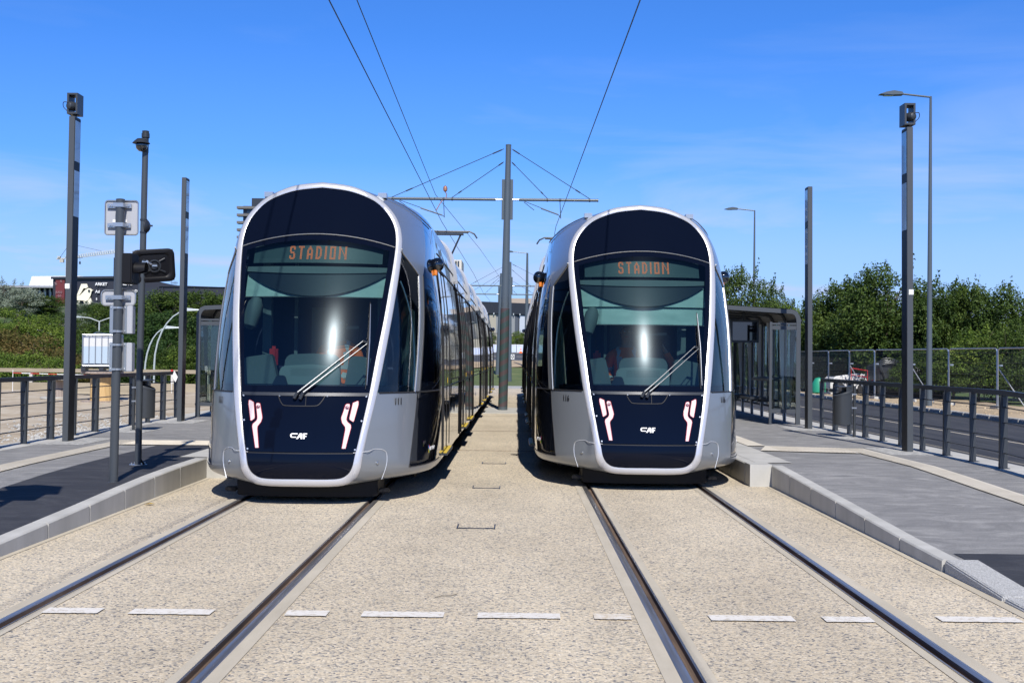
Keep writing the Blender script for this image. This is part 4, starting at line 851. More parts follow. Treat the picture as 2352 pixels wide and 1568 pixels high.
# --- flat light masts
def light_mast(lab, x, y, zb, ztop, speaker, facing, lean=0.0):
    T = thing('light_mast', lab, 'light mast', (x, y, zb), 0, 'flat dark masts on the platforms')
    w, d, h = .088, .25, ztop - zb; s = facing         # s=+1: lamp face looks to +x
    q = MB(); q.hexa([(-w / 2, -d / 2, 0), (w / 2, -d / 2, 0), (w / 2, d / 2, 0), (-w / 2, d / 2, 0)], [(-w / 2 + lean, -d / 2, h), (w / 2 + lean, -d / 2, h), (w / 2 + lean, d / 2, h), (-w / 2 + lean, d / 2, h)]); q.build('post', M['anthracite'], T, bevel=.004)
    q = MB(); f = s * (w / 2 + .0005); q.hexa([(f, -d / 2 + .006, 0.02), (f + s * .0025, -d / 2 + .006, 0.02), (f + s * .0025, d / 2 - .006, 0.02), (f, d / 2 - .006, 0.02)], [(f + lean, -d / 2 + .006, h - .02), (f + lean + s * .0025, -d / 2 + .006, h - .02), (f + lean + s * .0025, d / 2 - .006, h - .02), (f + lean, d / 2 - .006, h - .02)]); q.build('side_cover', M['cover'], T)
    for (a, b_) in ((h - .68, h - .06), (h - 1.52, h - .82)):
        q = MB(); f = s * (w / 2); l0, l1 = lean * a / h, lean * b_ / h
        q.hexa([(f + l0, -d / 2 + .02, a), (f + l0 + s * .007, -d / 2 + .02, a), (f + l0 + s * .007, d / 2 - .02, a), (f + l0, d / 2 - .02, a)], [(f + l1, -d / 2 + .02, b_), (f + l1 + s * .007, -d / 2 + .02, b_), (f + l1 + s * .007, d / 2 - .02, b_), (f + l1, d / 2 - .02, b_)])
        q.build('lamp_window', M['lampglass'], T)
    if speaker:
        q = MB(); hz, t, cx = .32, .028, lean; z0 = h + .035
        q.box(cx - .080, cx - .080 + t, -.125, .125, z0, z0 + hz); q.box(cx + .080 - t, cx + .080, -.125, .125, z0, z0 + hz); q.box(cx - .052, cx + .052, -.1245, .1245, z0, z0 + t); q.box(cx - .052, cx + .052, -.1245, .1245, z0 + hz - t, z0 + hz); q.box(cx - .02, cx + .02, -.03, .03, h - .001, z0 + .001)
        sp_ = q.build('speaker_frame', M['railing'], T)
        q = MB(); dz = z0 + .125; q.lathe([(.03, .105), (.056, .09), (.066, .04), (.066, -.04), (.052, -.085), (.03, -.10)], (cx - s * .012, -.06, dz), 20, (s * .45, .9, 0)); q.build('speaker', M['railing'], sp_, smooth=True)
        q = MB(); q.path(cr([(cx - s * .05, -.15, dz + .04), (cx - s * .12, -.15, dz + .045), (cx - s * .13, -.13, dz - .02), (cx - s * .08, -.12, dz - .08), (cx - s * .02, -.08, h)], 5), .006, 6); q.build('cable', M['rubber'], sp_, smooth=True)
    if speaker:
        q = MB(); z = 2.32; q.box(-.035, .035, -d / 2 - .003, -d / 2 + .001, z, z + .075); q.build('sticker', M['white'], T)
    return T
light_mast('tall flat dark mast with loudspeaker on top, left platform, behind the sign post', -6.83, 18.2, .255, 5.20, True, 1, .03)
light_mast('plain flat dark mast without loudspeaker on the left platform near the shelter', -6.74, 24.0, .255, 5.15, False, 1, .03)
light_mast('tall flat dark mast with loudspeaker on top on the right platform', 5.82, 17.75, .27, 5.07, True, -1, -.03)
light_mast('plain flat dark mast without loudspeaker by the right shelter and bin', 5.76, 23.5, .27, 5.02, False, -1, -.03)
# --- sign post (nearest pole on the left platform)
def rrect(cx, cz, w, h, r, n=4):
    pts = []
    for sx, sz, a0 in ((1, 1, 0), (-1, 1, 90), (-1, -1, 180), (1, -1, 270)):
        for k in range(n + 1): a = R(a0 + 90 * k / n); pts.append((cx + sx * (w / 2 - r) + r * math.cos(a), cz + sz * (h / 2 - r) + r * math.sin(a)))
    return pts
def sign_post(lab, x, y, zb, ztop, group=None):
    T = thing('sign_post', lab, 'sign post', (x, y, zb), 0)
    H = ztop - zb
    q = MB(); q.tube((0, 0, 0), (.028, 0, H), .046, 20); q.lathe([(.046, 0), (.047, .012), (.03, .016)], (.028, 0, H), 20); q.lathe([(.062, 0), (.05, .012)], (0, 0, 0), 16); q.build('pole', M['anthr2'], T, smooth=True)
    def plate(cx, cz, w, h, r):
        q = MB(); q.prism(rrect(cx, cz, w, h, r), .075, .080, 'y'); p = q.build('sign_panel', M['signback'], T)
        q = MB(); pts = rrect(cx, cz, w, h, r); q.path([(a, .068, b_) for a, b_ in pts], .008, 6, close=True); q.build('rim', M['galv'], p, smooth=True)
        return p
    def clamp(cz, w, cx=0, par=None):
        q = MB(); q.box(cx - w / 2, cx + w / 2, .045, .066, cz - .024, cz + .024); q.prism([(cx - .055 + .02, -.052), (cx + .055 + .02, -.052), (cx + .06 + .02, .045), (cx - .06 + .02, .045)], cz - .022, cz + .022, 'z')
        for dx in (-w / 2 + .03, -.075, .08, w / 2 - .03): q.lathe([(.012, 0), (.012, .012)], (cx + dx, .045, cz), 8, (0, -1, 0))
        q.build('clamp', M['galv'], par or T, bevel=.002)
    z = 3.05 - zb; p = plate(.02, z, .355, .365, .03); clamp(z + .125, .26, 0, p); clamp(z - .085, .25, 0, p)
    q = MB(); q.box(-.075, -.04, .068, .074, z - .05, z - .02); q.box(.04, .075, .068, .074, z - .05, z - .02); q.build('label', M['white'], p)
    z = 2.19 - zb; p = plate(.0, z, .365, .165, .045); clamp(z, .27, 0, p)
    # signal housing seen from behind
    z = 2.50 - zb; q = MB(); q.box(.03, .165, -.02, .24, z - .16, z + .165); q.box(-.045, .03, .02, .2, z - .14, z + .13); h_ = q.build('signal_housing', M['matblack'], T, bevel=.012)
    q = MB(); n = 14; rows = []
    for t, r_ in ((0, .075), (.06, .076), (.12, .078)): rows.append([(.165 + t, .11 + r_ * math.cos(R(-30 + 240 * k / n)), z + .0 + r_ * math.sin(R(-30 + 240 * k / n))) for k in range(n + 1)])
    rows = [[(.165 + (p[0] - .165) * (1.0 if p[2] > z - .02 else .45), p[1], p[2]) for p in r_] for r_ in rows]
    q.grid(rows); q.grid([[(p[0], .11 + (p[1] - .11) * .95, z + (p[2] - z) * .95) for p in r_] for r_ in rows]); q.build('signal_hood', M['matblack'], h_, smooth=True)
    # two grey cabinets strapped to the pole
    for zc, hz in ((1.955 - zb, .30), (1.555 - zb, .31)):
        q = MB(); q.box(-.085, .105, .045, .135, zc - hz / 2, zc + hz / 2); b_ = q.build('switch_box', M['galv'], T, bevel=.006)
        q = MB(); q.box(.105, .165, .03, .135, zc - hz / 2, zc + hz / 2); q.build('box_door', M['signback'], b_, bevel=.006)
        for dz in (hz / 2 - .025, -hz / 2 + .025):
            q = MB(); q.lathe([(.052, -.010), (.052, .010)], (.018, 0, zc + dz), 20); q.box(-.03, .02, -.062, -.048, zc + dz - .012, zc + dz + .012); q.build('strap', M['galv'], b_, smooth=True)
            q = MB(); q.lathe([(.010, 0), (.008, .008)], (-.068, .045, zc + dz), 8, (0, -1, 0)); q.lathe([(.010, 0), (.008, .008)], (.08, .045, zc + dz), 8, (0, -1, 0)); q.build('screw', M['galv'], b_, smooth=True)
    return T
sign_post('grey round post with sign backs, black signal head and grey boxes, nearest on the left', -4.28, 12.72, .215, 3.23)
# --- camera pole with convex mirror back
T = thing('camera_pole', 'slim round pole with dome camera on top, behind the sign post', 'camera pole', (-4.55, 14.4, .252)); lz = .252
q = MB(); q.path([(0, 0, 0), (.0, 0, 1.1), (.018, 0, 2.6), (.03, 0, 3.95)], [.040, .040, .038, .036], 20); q.build('pole', M['anthr2'], T, smooth=True)
q = MB(); q.lathe([(.105, 0), (.105, .010), (.045, .012)], (0, 0, 0), 20)
for a in range(4):
    c, s_ = math.cos(R(45 + 90 * a)), math.sin(R(45 + 90 * a)); q.lathe([(.010, .01), (.010, .034)], (c * .085, s_ * .085, 0), 8)
    q.prism([(.036, .010), (.085, .010), (.036, .075)], -.003, .003, 'y')
q.build('base_plate', M['galv'], T, smooth=True)
q = MB(); q.lathe([(.03, 4.02 - lz), (.038, 4.03 - lz), (.038, 4.20 - lz), (.048, 4.21 - lz), (.048, 4.26 - lz), (.04, 4.265 - lz), (.042, 4.29 - lz), (.02, 4.295 - lz)], (.03, 0, 0), 18); hd = q.build('camera_head', M['dark'], T, smooth=True)
q = MB(); q.lathe([(.001, .07), (.04, .062), (.065, .035), (.072, 0), (.062, -.038), (.035, -.065), (.001, -.074)], (.005, -.07, 4.10 - lz), 20); q.build('dome', M['black'], hd, smooth=True)
q = MB(); q.lathe([(.001, .082), (.05, .072), (.085, .040), (.105, .018), (.10, .016), (.07, .034)], (0, -.07, 4.11 - lz), 20); q.build('camera_visor', M['dark'], hd, smooth=True)
q = MB(); q.lathe([(.044, 2.80), (.044, 2.82)], (.022, 0, 0), 16); q.lathe([(.044, 2.95), (.044, 2.97)], (.022, 0, 0), 16); q.lathe([(.075, .03), (.075, .05), (.05, .07), (.02, .075)], (.02, 0, 2.885), 16, (1, -.1, 0)); q.box(.09, .13, -.01, .01, 2.88, 2.90); q.build('antenna_puck', M['dark'], T, smooth=True)
# convex mirror, its back towards us
T2 = thing('traffic_mirror', 'black back of a rounded square mirror clamped to the camera pole', 'mirror', (-4.40, 14.42, 2.66))
q = MB(); P0_ = rrect(0, 0, .50, .40, .07, 5); P1_ = rrect(0, 0, .46, .36, .06, 5); P2_ = rrect(0, 0, .40, .30, .07, 5); n = len(P0_)
rows = [[(x, .035, z) for x, z in P0_ + P0_[:1]], [(x, .0, z) for x, z in P0_ + P0_[:1]], [(x, -.012, z) for x, z in P1_ + P1_[:1]], [(x, -.010, z) for x, z in P2_ + P2_[:1]], [(x * .9, .004, z * .9) for x, z in P2_ + P2_[:1]], [(x * .1, -.012, z * .1) for x, z in P2_ + P2_[:1]], [(0, -.012, 0)] * (n + 1)]
q.grid(rows); rz_ = R(-20); tx = R(8)
Mx = Matrix.Rotation(R(28), 4, 'Z') @ Matrix.Rotation(R(-6), 4, 'Y') @ Matrix.Rotation(R(8), 4, 'X')
def rot_all(q, Mx): q.v = [tuple(Mx @ Vector(p)) for p in q.v]
rot_all(q, Mx); q.build('mirror_back', M['matblack'], T2, smooth=True)
q = MB(); q.lathe([(.075, .0), (.078, .014), (.062, .016), (.060, .0)], (0, -.012, 0), 20, (0, -1, 0))
for a in (40, 140, 220, 320): c, s_ = math.cos(R(a)), math.sin(R(a)); q.path([(c * .08, -.014, s_ * .08), (c * .17, -.012, s_ * .13)], .010, 6)
q.lathe([(.04, 0), (.04, .02)], (0, -.012, 0), 12, (0, -1, 0)); rot_all(q, Mx); q.build('mirror_rib', M['dark'], T2, smooth=True)
q = MB(); q.box(-.24, .24, .02, .025, -.19, .19); rot_all(q, Mx); q.build('mirror_glass', M['galv'], T2)
q = MB(); q.box(-.175, -.05, -.075, -.055, .02, .06); q.tube((-.06, -.06, .04), (.0, -.02, .0), .012, 8); q.box(-.01, .05, -.045, -.03, -.012, .008); q.build('clamp', M['galv'], T2, bevel=.003)
# --- a signal post standing just outside the picture, whose shadow lies on the left platform
T = thing('signal_post', 'signal post beside the left kerb outside the picture, casting a broad shadow', 'signal post', (-4.55, 8.9, .1))
q = MB(); q.tube((0, 0, 0), (0, 0, 3.55), .046, 12); q.build('pole', M['anthr2'], T, smooth=True)
q = MB(); q.box(-.42, .24, .04, .07, 2.55, 3.15); q.box(-.62, .0, .05, .07, 1.75, 2.45); q.prism([(-.10, 2.95), (.36, 2.95), (.26, 3.5), (-.05, 3.62), (-.34, 3.45)], .05, .07, 'y'); q.build('signal_board', M['matblack'], T)
# --- litter bins
def bin_(lab, x, y, zb, side):
    T = thing('litter_bin', lab, 'bin', (x, y, zb), 0, 'litter bins on the platforms'); s = side
    q = MB(); q.tube((s * .21, 0, 0), (s * .21, 0, .90), .026, 12); q.lathe([(.06, 0), (.06, .012)], (s * .21, 0, 0), 12); q.build('post', M['binp'], T, smooth=True)
    n = 22; q = MB(); rows = []
    def zt(a): return .765 + .045 * s * math.cos(a)
    for k_, r_ in ((0, .142), (1, .160), (2, .163)):
        rows.append([(r_ * math.cos(2 * math.pi * k / n), r_ * math.sin(2 * math.pi * k / n), {0: .215, 1: .225, 2: zt(2 * math.pi * k / n)}[k_]) for k in range(n + 1)])
    q.grid(rows); q.add(rows[0][:-1], [tuple(range(n))]); q.build('bin_body', M['binp'], T, smooth=True, merge=True)
    q = MB(); q.grid([[(r_ * math.cos(2 * math.pi * k / n), r_ * math.sin(2 * math.pi * k / n), zt(2 * math.pi * k / n) + dz) for k in range(n + 1)] for r_, dz in ((.166, -.03), (.168, .0), (.150, .022))]); q.build('rim', M['railing'], T, smooth=True)
    q = MB(); c0 = 0 if s > 0 else 180; q.grid([[(.152 * math.cos(a), .152 * math.sin(a), z) for a in [R(c0 - 80) + R(160) * k / 12 for k in range(13)]] for z in (.74, .872)])
    q.prism([(s * .155, -.09), (s * .155, .09), (s * .05, .15), (-s * .10, .13), (-s * .13, .07), (-s * .13, -.07), (-s * .10, -.13), (s * .05, -.15)], .872, .892, 'z'); q.build('hood', M['binp'], T, smooth=True)
    q = MB(); q.box(min(s * .155, s * .24), max(s * .155, s * .24), -.03, .03, .50, .525); q.build('bracket', M['galv'], T)
    q = MB(); q.box(min(s * .155, s * .24), max(s * .155, s * .24), -.03, .03, .74, .765); q.build('bracket', M['galv'], T)
    return T
bin_('dark round litter bin on its post in front of the right railing', 5.74, 21.0, .27, 1)
bin_('dark round litter bin on its post in front of the left railing', -6.52, 21.0, .255, -1)
# --- railings
def railing(lab, x, posts, zf, s, gaps=None):
    T = thing('railing', lab, 'railing', (x, posts[0], 0), 0, 'dark bar railings along the platforms'); y_0 = posts[0]
    big = {}
    for i, y in enumerate(posts):
        zb = zf(y); dbl = (i % 2 == 0); q = MB(); yy = y - y_0
        w = .012
        if dbl:
            q.hexa([(-.05, yy - .010, zb), (.04, yy - .010, zb), (.04, yy + .002, zb), (-.05, yy + .002, zb)], [(-.045, yy - .010, zb + .92), (.045, yy - .010, zb + .92), (.045, yy + .002, zb + .92), (-.045, yy + .002, zb + .92)])
            q.hexa([(-.05 + s * .0, yy + .035, zb), (.055, yy + .035, zb), (.055, yy + .047, zb), (-.05, yy + .047, zb)], [(-.025, yy + .035, zb + .92), (.065, yy + .035, zb + .92), (.065, yy + .047, zb + .92), (-.025, yy + .047, zb + .92)])
            q.box(-.05, .05, yy, yy + .036, zb, zb + .90)
        else:
            q.hexa([(-.045, yy, zb), (.035, yy, zb), (.035, yy + .014, zb), (-.045, yy + .014, zb)], [(-.06, yy, zb + .93), (.02, yy, zb + .93), (.02, yy + .014, zb + .93), (-.06, yy + .014, zb + .93)])
            q.hexa([(-.045, yy + .03, zb), (.035, yy + .03, zb), (.035, yy + .042, zb), (-.045, yy + .042, zb)], [(-.02, yy + .03, zb + .93), (.05, yy + .03, zb + .93), (.05, yy + .042, zb + .93), (-.02, yy + .042, zb + .93)])
        q.box(-.07, .07, yy - .03, yy + .07, zb, zb + .012)
        p = q.build('post', M['railing'], T)
        if dbl: q = MB(); q.box(-.026, .026, yy - .032, yy - .0102, zb + .78, zb + .985); q.build('post_cap', M['signback'] if False else M['anthr2'], p)
    zt = [(y - y_0, zf(y)) for y in posts]
    q = MB(); rows = [[(-.03, y, z + .985), (.03, y, z + .985), (.03, y, z + .92), (-.03, y, z + .92), (-.03, y, z + .985)] for y, z in [(-.0 - .03, zt[0][1])] + zt + [(zt[-1][0] + .06, zt[-1][1])]]; q.grid(rows)
    for r_ in (rows[0], rows[-1]): q.add(r_[:4], [(0, 1, 2, 3)])
    q.build('handrail', M['railing'], T)
    for h_ in (.20, .39, .58, .77):
        q = MB(); q.path([(0, y, z + h_) for y, z in zt], .0085, 6); q.build('bar', M['railing'], T, smooth=True)
    return T
railing('dark bar railing along the left platform, in front of the sandy yard', -7.22, [12.6 + i * .98 for i in range(14)], zl, 1)
railing('dark bar railing along the right platform, in front of the asphalt road', 6.12, [11.05 + i * .985 for i in range(14)], zr, -1)
# a paper notice on the left railing
q = MB(); q.v = []; c_ = at(404, 863, 24.3); q.add([c_ + Vector(p) for p in ((-.055, -.06, 0), (-.015, -.07, .11), (.055, -.06, -.02), (.01, -.07, -.13))], [(0, 1, 2, 3)]); q.add([c_ + Vector(p) for p in ((-.055, -.055, 0), (-.015, -.065, .11), (.055, -.055, -.02), (.01, -.065, -.13))], [(3, 2, 1, 0)])
tag(q.build('paper_notice', M['white'], fix=False), 'small white paper hanging on the handrail of the left railing', 'notice')
# --- shelters
M['roofin'] = mat('shelter_ceiling', (.30, .295, .285), .6)
M['postlight'] = mat('shelter_post_light', (.72, .76, .80), .4)
def shelter(lab, x, y0s, zb, s, n, poster):
    """x = back line, s = direction towards the track (-1 = towards -x)"""
    T = thing('tram_shelter', lab, 'shelter', (x, y0s, zb), 0, 'shelters on the platforms'); L_ = 1.2 * n; D_ = 1.9
    def arch(y, r=.045, w=.10):
        pts = [(0, y, 0), (0, y, 2.18), (s * .02, y, 2.27), (s * .08, y, 2.36), (s * .17, y, 2.40), (s * .9, y, 2.44), (s * D_, y, 2.50)]
        return pts
    def band(q, y, t=.05, w=.09):
        pts = arch(y); inner = []; outer = []
        for i, p in enumerate(pts):
            a = Vector(pts[max(i - 1, 0)]); b_ = Vector(pts[min(i + 1, len(pts) - 1)]); d = (b_ - a).normalized(); nrm = Vector((-d.z, 0, d.x)) * (1 if s < 0 else -1)
            outer.append(Vector(p)); inner.append(Vector(p) - nrm * w * (-1))
        rows = [[tuple(o_ + Vector((0, -t / 2, 0))), tuple(i_ + Vector((0, -t / 2, 0))), tuple(i_ + Vector((0, t / 2, 0))), tuple(o_ + Vector((0, t / 2, 0))), tuple(o_ + Vector((0, -t / 2, 0)))] for o_, i_ in zip(outer, inner)]
        q.grid(rows); q.add(rows[0][:4], [(0, 1, 2, 3)]); q.add(rows[-1][:4], [(0, 1, 2, 3)])
    for k, y in enumerate((0, L_)):
        q = MB(); band(q, y, .07, .09); q.build('end_frame', M['anthracite'], T)
    for k in range(1, n):
        q = MB(); y = k * 1.2; pts = arch(y); q.path([(p[0] + s * .05, p[1], p[2] - .02) for p in pts], .035, 6); q.build('roof_rib', M['anthracite'], T, smooth=True)
        q = MB(); q.hexa([(s * .02, y - .02, 0), (s * .08, y - .02, 0), (s * .08, y + .03, 0), (s * .02, y + .03, 0)], [(s * .02, y - .02, 2.2), (s * .20, y - .02, 2.2), (s * .20, y + .03, 2.2), (s * .02, y + .03, 2.2)]); q.build('post', M['postlight'], T)
    q = MB(); rows = []
    for y in (0.0, L_): rows.append([(p[0] - s * 0 + 0, y, p[2] + .012) for p in arch(y)[1:]])
    q.grid(rows); q.v = q.v + [(a, b_, c - .02) for a, b_, c in q.v]; k = len(rows[0]); 
    q.f += [tuple(i + 2 * k for i in f[::-1]) for f in q.f]; q.mi += [1] * (len(q.f) - len(q.mi)); q.build('roof', [M['anthracite'], M['roofin']], T, fix=False)
    q = MB(); q.box(min(s * (D_ - .06), s * D_), max(s * (D_ - .06), s * D_), -.03, L_ + .03, 2.41, 2.53); q.build('fascia', M['anthracite'], T)
    for k in range(n):
        q = MB(); q.box(-.006, .006, k * 1.2 + .05, k * 1.2 + 1.15, .30, 2.15); q.build('back_pane', M['shelterglass'], T)
        q = MB(); q.box(-.02, .02, k * 1.2, k * 1.2 + 1.2, .26, .30); q.box(-.02, .02, k * 1.2, k * 1.2 + 1.2, 2.15, 2.2); q.build('pane_rail', M['anthracite'], T)
    q = MB(); a, b_ = sorted((s * .09, s * .60)); q.box(a, b_, -.006, .006, .32, 1.98); q.build('side_pane', M['shelterglass'], T)
    q = MB(); q.box(a, b_, -.02, .02, 1.98, 2.06); q.box(a, b_, -.02, .02, .24, .32); q.box(s * .62 - .025, s * .62 + .025, -.025, .025, 0.0 if not poster else .2, 2.14); q.box(a, b_, -.02, .02, 2.08, 2.12); q.build('side_pane_frame', M['anthracite'], T)
    if poster:
        q = MB(); q.box(-1.15 if s < 0 else .30, -.30 if s < 0 else 1.45, .02, .14, .12, 1.95); p = q.build('poster_case', M['black'], T, bevel=.01)
        a, b_ = (.62, 1.30); q = MB(); q.m = 0; q.box(a, b_, .008, .0195, .55, 1.75); q.m = 1; q.box(a, b_, .004, .0078, .55, 1.15); q.build('poster', [M['white'], M['maroon']], p)
        text('poster_text', 'NA', .12, M['rubber'], p, (.76, .002, 1.66), ext=.001); text('poster_text', 'Xa\nPla', .07, M['farblue'], p, (.70, .002, 1.28), ext=.001)
    else:
        # benches, leaning rail, hanging display
        for yb in (1.7, 3.6):
            q = MB(); a, b_ = sorted((s * .35, s * .72)); q.box(a, b_, yb, yb + 1.1, .60 - .14, .52); bn = q.build('bench_seat', M['dark'], T, bevel=.01)
            q = MB(); q.box(min(s * .05, s * .5), max(s * .05, s * .5), yb + .2, yb + .26, .40, .46); q.box(min(s * .05, s * .5), max(s * .05, s * .5), yb + .84, yb + .9, .40, .46); q.path([(s * .5, yb + .3, .52), (s * .5, yb + .3, .70), (s * .5, yb + .75, .70), (s * .5, yb + .75, .52)], .012, 6); q.build('bench_bracket', M['dark'], bn)
        q = MB(); q.hexa([(s * .18, .9, .92), (s * .42, .9, .88), (s * .42, 3.0, .88), (s * .18, 3.0, .92)], [(s * .18, .9, .97), (s * .42, .9, .93), (s * .42, 3.0, .93), (s * .18, 3.0, .97)]); q.build('leaning_rail', M['dark'], T)
        q = MB(); q.box(-1.25, -.62, 1.2, 1.32, 1.72, 2.22); q.box(-.98, -.92, 1.24, 1.28, 2.22, 2.46); d = q.build('information_display', M['dark'], T, bevel=.01)
        q = MB(); q.box(-1.20, -.67, 1.190, 1.1985, 1.77, 2.17); q.build('screen', M['black'], d)
    return T
M['maroon'] = mat('maroon_print', (.20, .03, .07), .4); M['farblue'] = mat('blue_print', (.05, .12, .45), .5)
shelter('dark shelter with curved roof, benches and glass walls on the right platform', 5.93, 24.95, .27, -1, 6, False)
shelter('dark shelter with a poster case, half hidden behind tram 111 on the left platform', -6.90, 25.7, .255, 1, 4, True)

# ================================================================== OVERHEAD LINE
m = mat('wrap_film', (.05, .075, .078), .3); nt = m.node_tree; t = N(nt, 'ShaderNodeTexCoord'); mp_ = N(nt, 'ShaderNodeMapping'); mp_.inputs['Rotation'].default_value = (0, R(28), 0); wv = N(nt, 'ShaderNodeTexWave'); wv.bands_direction = 'Z'; wv.inputs['Scale'].default_value = 1.1; wv.inputs['Distortion'].default_value = .4
rw = N(nt, 'ShaderNodeValToRGB'); rw.color_ramp.elements[0].position = .45; rw.color_ramp.elements[0].color = (.045, .075, .075, 1); rw.color_ramp.elements[1].position = .75; rw.color_ramp.elements[1].color = (.085, .062, .066, 1)
nt.links.new(t.outputs['Object'], mp_.inputs[0]); nt.links.new(mp_.outputs[0], wv.inputs[0]); nt.links.new(wv.outputs[0], rw.inputs[0]); nt.links.new(rw.outputs[0], bs(m).inputs['Base Color']); M['wrap'] = m
def line_mast(lab, base, top, zb, zt, r0, r1, yA, xl, xr, zbar, main):
    T = thing('overhead_line_mast', lab, 'mast', base, 0, 'masts carrying the overhead wires')
    b_ = Vector(base); t = Vector(top) - b_; H = t.z
    P = lambda k: t * k
    q = MB()
    if main: q.path([P(0), P(.385), P(.386), P(.95), P(1)], [r0, r0 * .97, r0 * .90, r1, r1], 24)
    else: q.path([P(0), P(1)], [r0, r1], 16)
    q.lathe([(r1 * 1.06, 0), (r1 * 1.06, .03), (.01, .05)], P(1), 16); q.build('pole', M['mastgrey'], T, smooth=True)
    if main: q = MB(); q.path([P(.012), P(.384)], [r0 * 1.012, r0 * .985], 28); q.build('pole_wrap', M['wrap'], T, smooth=True)
    zz = zbar - b_.z; cx = t.x * zz / H
    pl_ = MB(); 
    for sg in (1, -1):
        pl_.box(cx + sg * (r1 + .045) - .045, cx + sg * (r1 + .045) + .045, -.012, .012, zz - .62, zz + .62)
    pl_.build('drilled_plate', M['mastgrey'], T)
    for sg, xe in ((-1, xl), (1, xr)):
        xe -= b_.x; x0 = cx + sg * (.36 if main else .3)
        q = MB(); q.tube((x0, 0, zz), (xe, 0, zz + (xe - x0) * .0), .045, 12); q.lathe([(.05, 0), (.05, .03)], (xe, 0, zz), 12, (1, 0, 0)); arm = q.build('crossarm', M['mastgrey'], T, smooth=True)
        q = MB(); q.tube((cx + sg * .16, 0, zz), (x0, 0, zz), .02, 8)
        for k in range(4): q.lathe([(.045, -.008), (.045, .008)], (lerp(cx + sg * .2, x0, k / 3), 0, zz), 12, (1, 0, 0))
        q.build('insulator', M['galv'], arm, smooth=True)
        f1, f2 = (.95, .40) if sg < 0 else (.90, .36)
        for fr, ht in ((f1, H - .10), (f2, H - .50)):
            xa = lerp(x0, xe, fr); q = MB(); a = Vector((cx + sg * .12, 0, ht)); b2 = Vector((xa, 0, zz + .05)); q.tube(a, b2, .0105, 6); q.tube(lerp(a, b2, .02), lerp(a, b2, .10), .020, 6)
            q.tube(lerp(a, b2, .82), lerp(a, b2, .88), .02, 6); q.lathe([(.055, -.02), (.055, .02)], (xa, 0, zz), 12, (1, 0, 0)); q.build('stay', M['wire'], T, smooth=True)
    return T
bm_, tm_ = (-.40, 36.62, 0.012), (-.31, 36.62, 8.13)
line_mast('tall grey mast with crossarms standing between the two trams, nearest one', bm_, tm_, 0, 0, .142, .084, 36.62, -4.03, 2.44, 6.47, True)
line_mast('distant grey mast with crossarms, just right of the nearest mast', (-.46, 83, -.02), (-.50, 83, 8.28), 0, 0, .15, .09, 83, -3.4, 2.9, 6.65, False)
line_mast('most distant grey mast with crossarms, just left of the nearest mast', (-1.46, 93, .3), (-1.22, 93, 8.2), 0, 0, .17, .12, 93, -3.9, 1.6, 6.6, False)
q = MB(); q.box(-.12, .12, -.02, .0, 0, .34); T = thing('number_plate', 'small white plate with the figure 0 on the mast behind the nearest mast', 'plate', (-.26, 82.8, 1.55))
o = q.build('plate', M['white'], T); text('figure', '0', .34, M['rubber'], T, (.0, -.03, .17), ext=.004, bold=.01)
# drop assembly and contact wires
def wire(lab, pts, r=.0085):
    q = MB(); q.path(pts, r, 6); return tag(q.build('overhead_wire', M['wire'], smooth=True), lab, 'wire', 'overhead wires')
wire('contact wire over the left tram, outer of the two wires', [(-2.24, -8, 5.98), (-2.305, 14.3, 5.88), (-2.345, 36.8, 5.78), (-2.2, 60, 5.85), (-2.35, 83, 6.15), (-2.2, 93, 6.2), (-2.3, 150, 6.8)])
wire('messenger wire over the left tram, inner of the two wires', [(-2.32, -8, 7.6), (-2.45, 18, 6.93), (-2.52, 28, 6.80), (-2.55, 36.8, 6.62), (-1.9, 60, 7.1), (-1.30, 93, 7.85)])
wire('single contact wire over the right tram running up to the right', [(1.72, -8, 6.02), (1.445, 14.3, 5.91), (1.18, 36.8, 5.68), (1.5, 60, 5.85), (1.6, 83, 6.15), (1.5, 93, 6.2), (1.6, 150, 6.8)])
def drop(lab, x0, x1, xa, za, xb, zb_):
    q = MB(); Y = 36.62; q.tube((x0, Y, 6.40), (x1, Y, 6.15), .010, 6); q.tube((x0 + .02, Y, 6.42), (xa, Y, za), .009, 6); q.tube((lerp(x0, xa, .5), Y, lerp(6.40, za, .5)), (xa, Y, za), .020, 8)
    q.tube((xb, Y, 6.42), (xb + .03, Y, 5.9), .011, 6); q.lathe([(.05, -.03), (.05, .03)], (xb, Y, 6.47), 12, (1, 0, 0)); q.tube((xb + .03, Y, 5.92), (xa, Y, za), .010, 6)
    return tag(q.build('registration_arm', M['wire'], smooth=True), lab, 'support arm', 'arms holding the contact wires')
drop('steel arm steadying the contact wire below the left crossarm', -3.66, -3.3, -2.33, 5.97, -2.29, 5.9)
drop('steel arm steadying the contact wire below the right crossarm', .18, .5, 1.24, 6.02, 1.29, 5.9)
q = MB(); q.lathe([(.01, -.10), (.06, -.06), (.07, .0), (.06, .06), (.01, .10)], (-2.24, 36.6, 6.78), 12); q.path(cr([(-2.24, 36.6, 6.70), (-2.20, 36.6, 6.55), (-2.36, 36.6, 6.38), (-2.52, 36.6, 6.1)], 5), .014, 6); tag(q.build('copper_connector', M['copper'], smooth=True), 'copper coloured connector with looped cable on the left crossarm', 'connector')

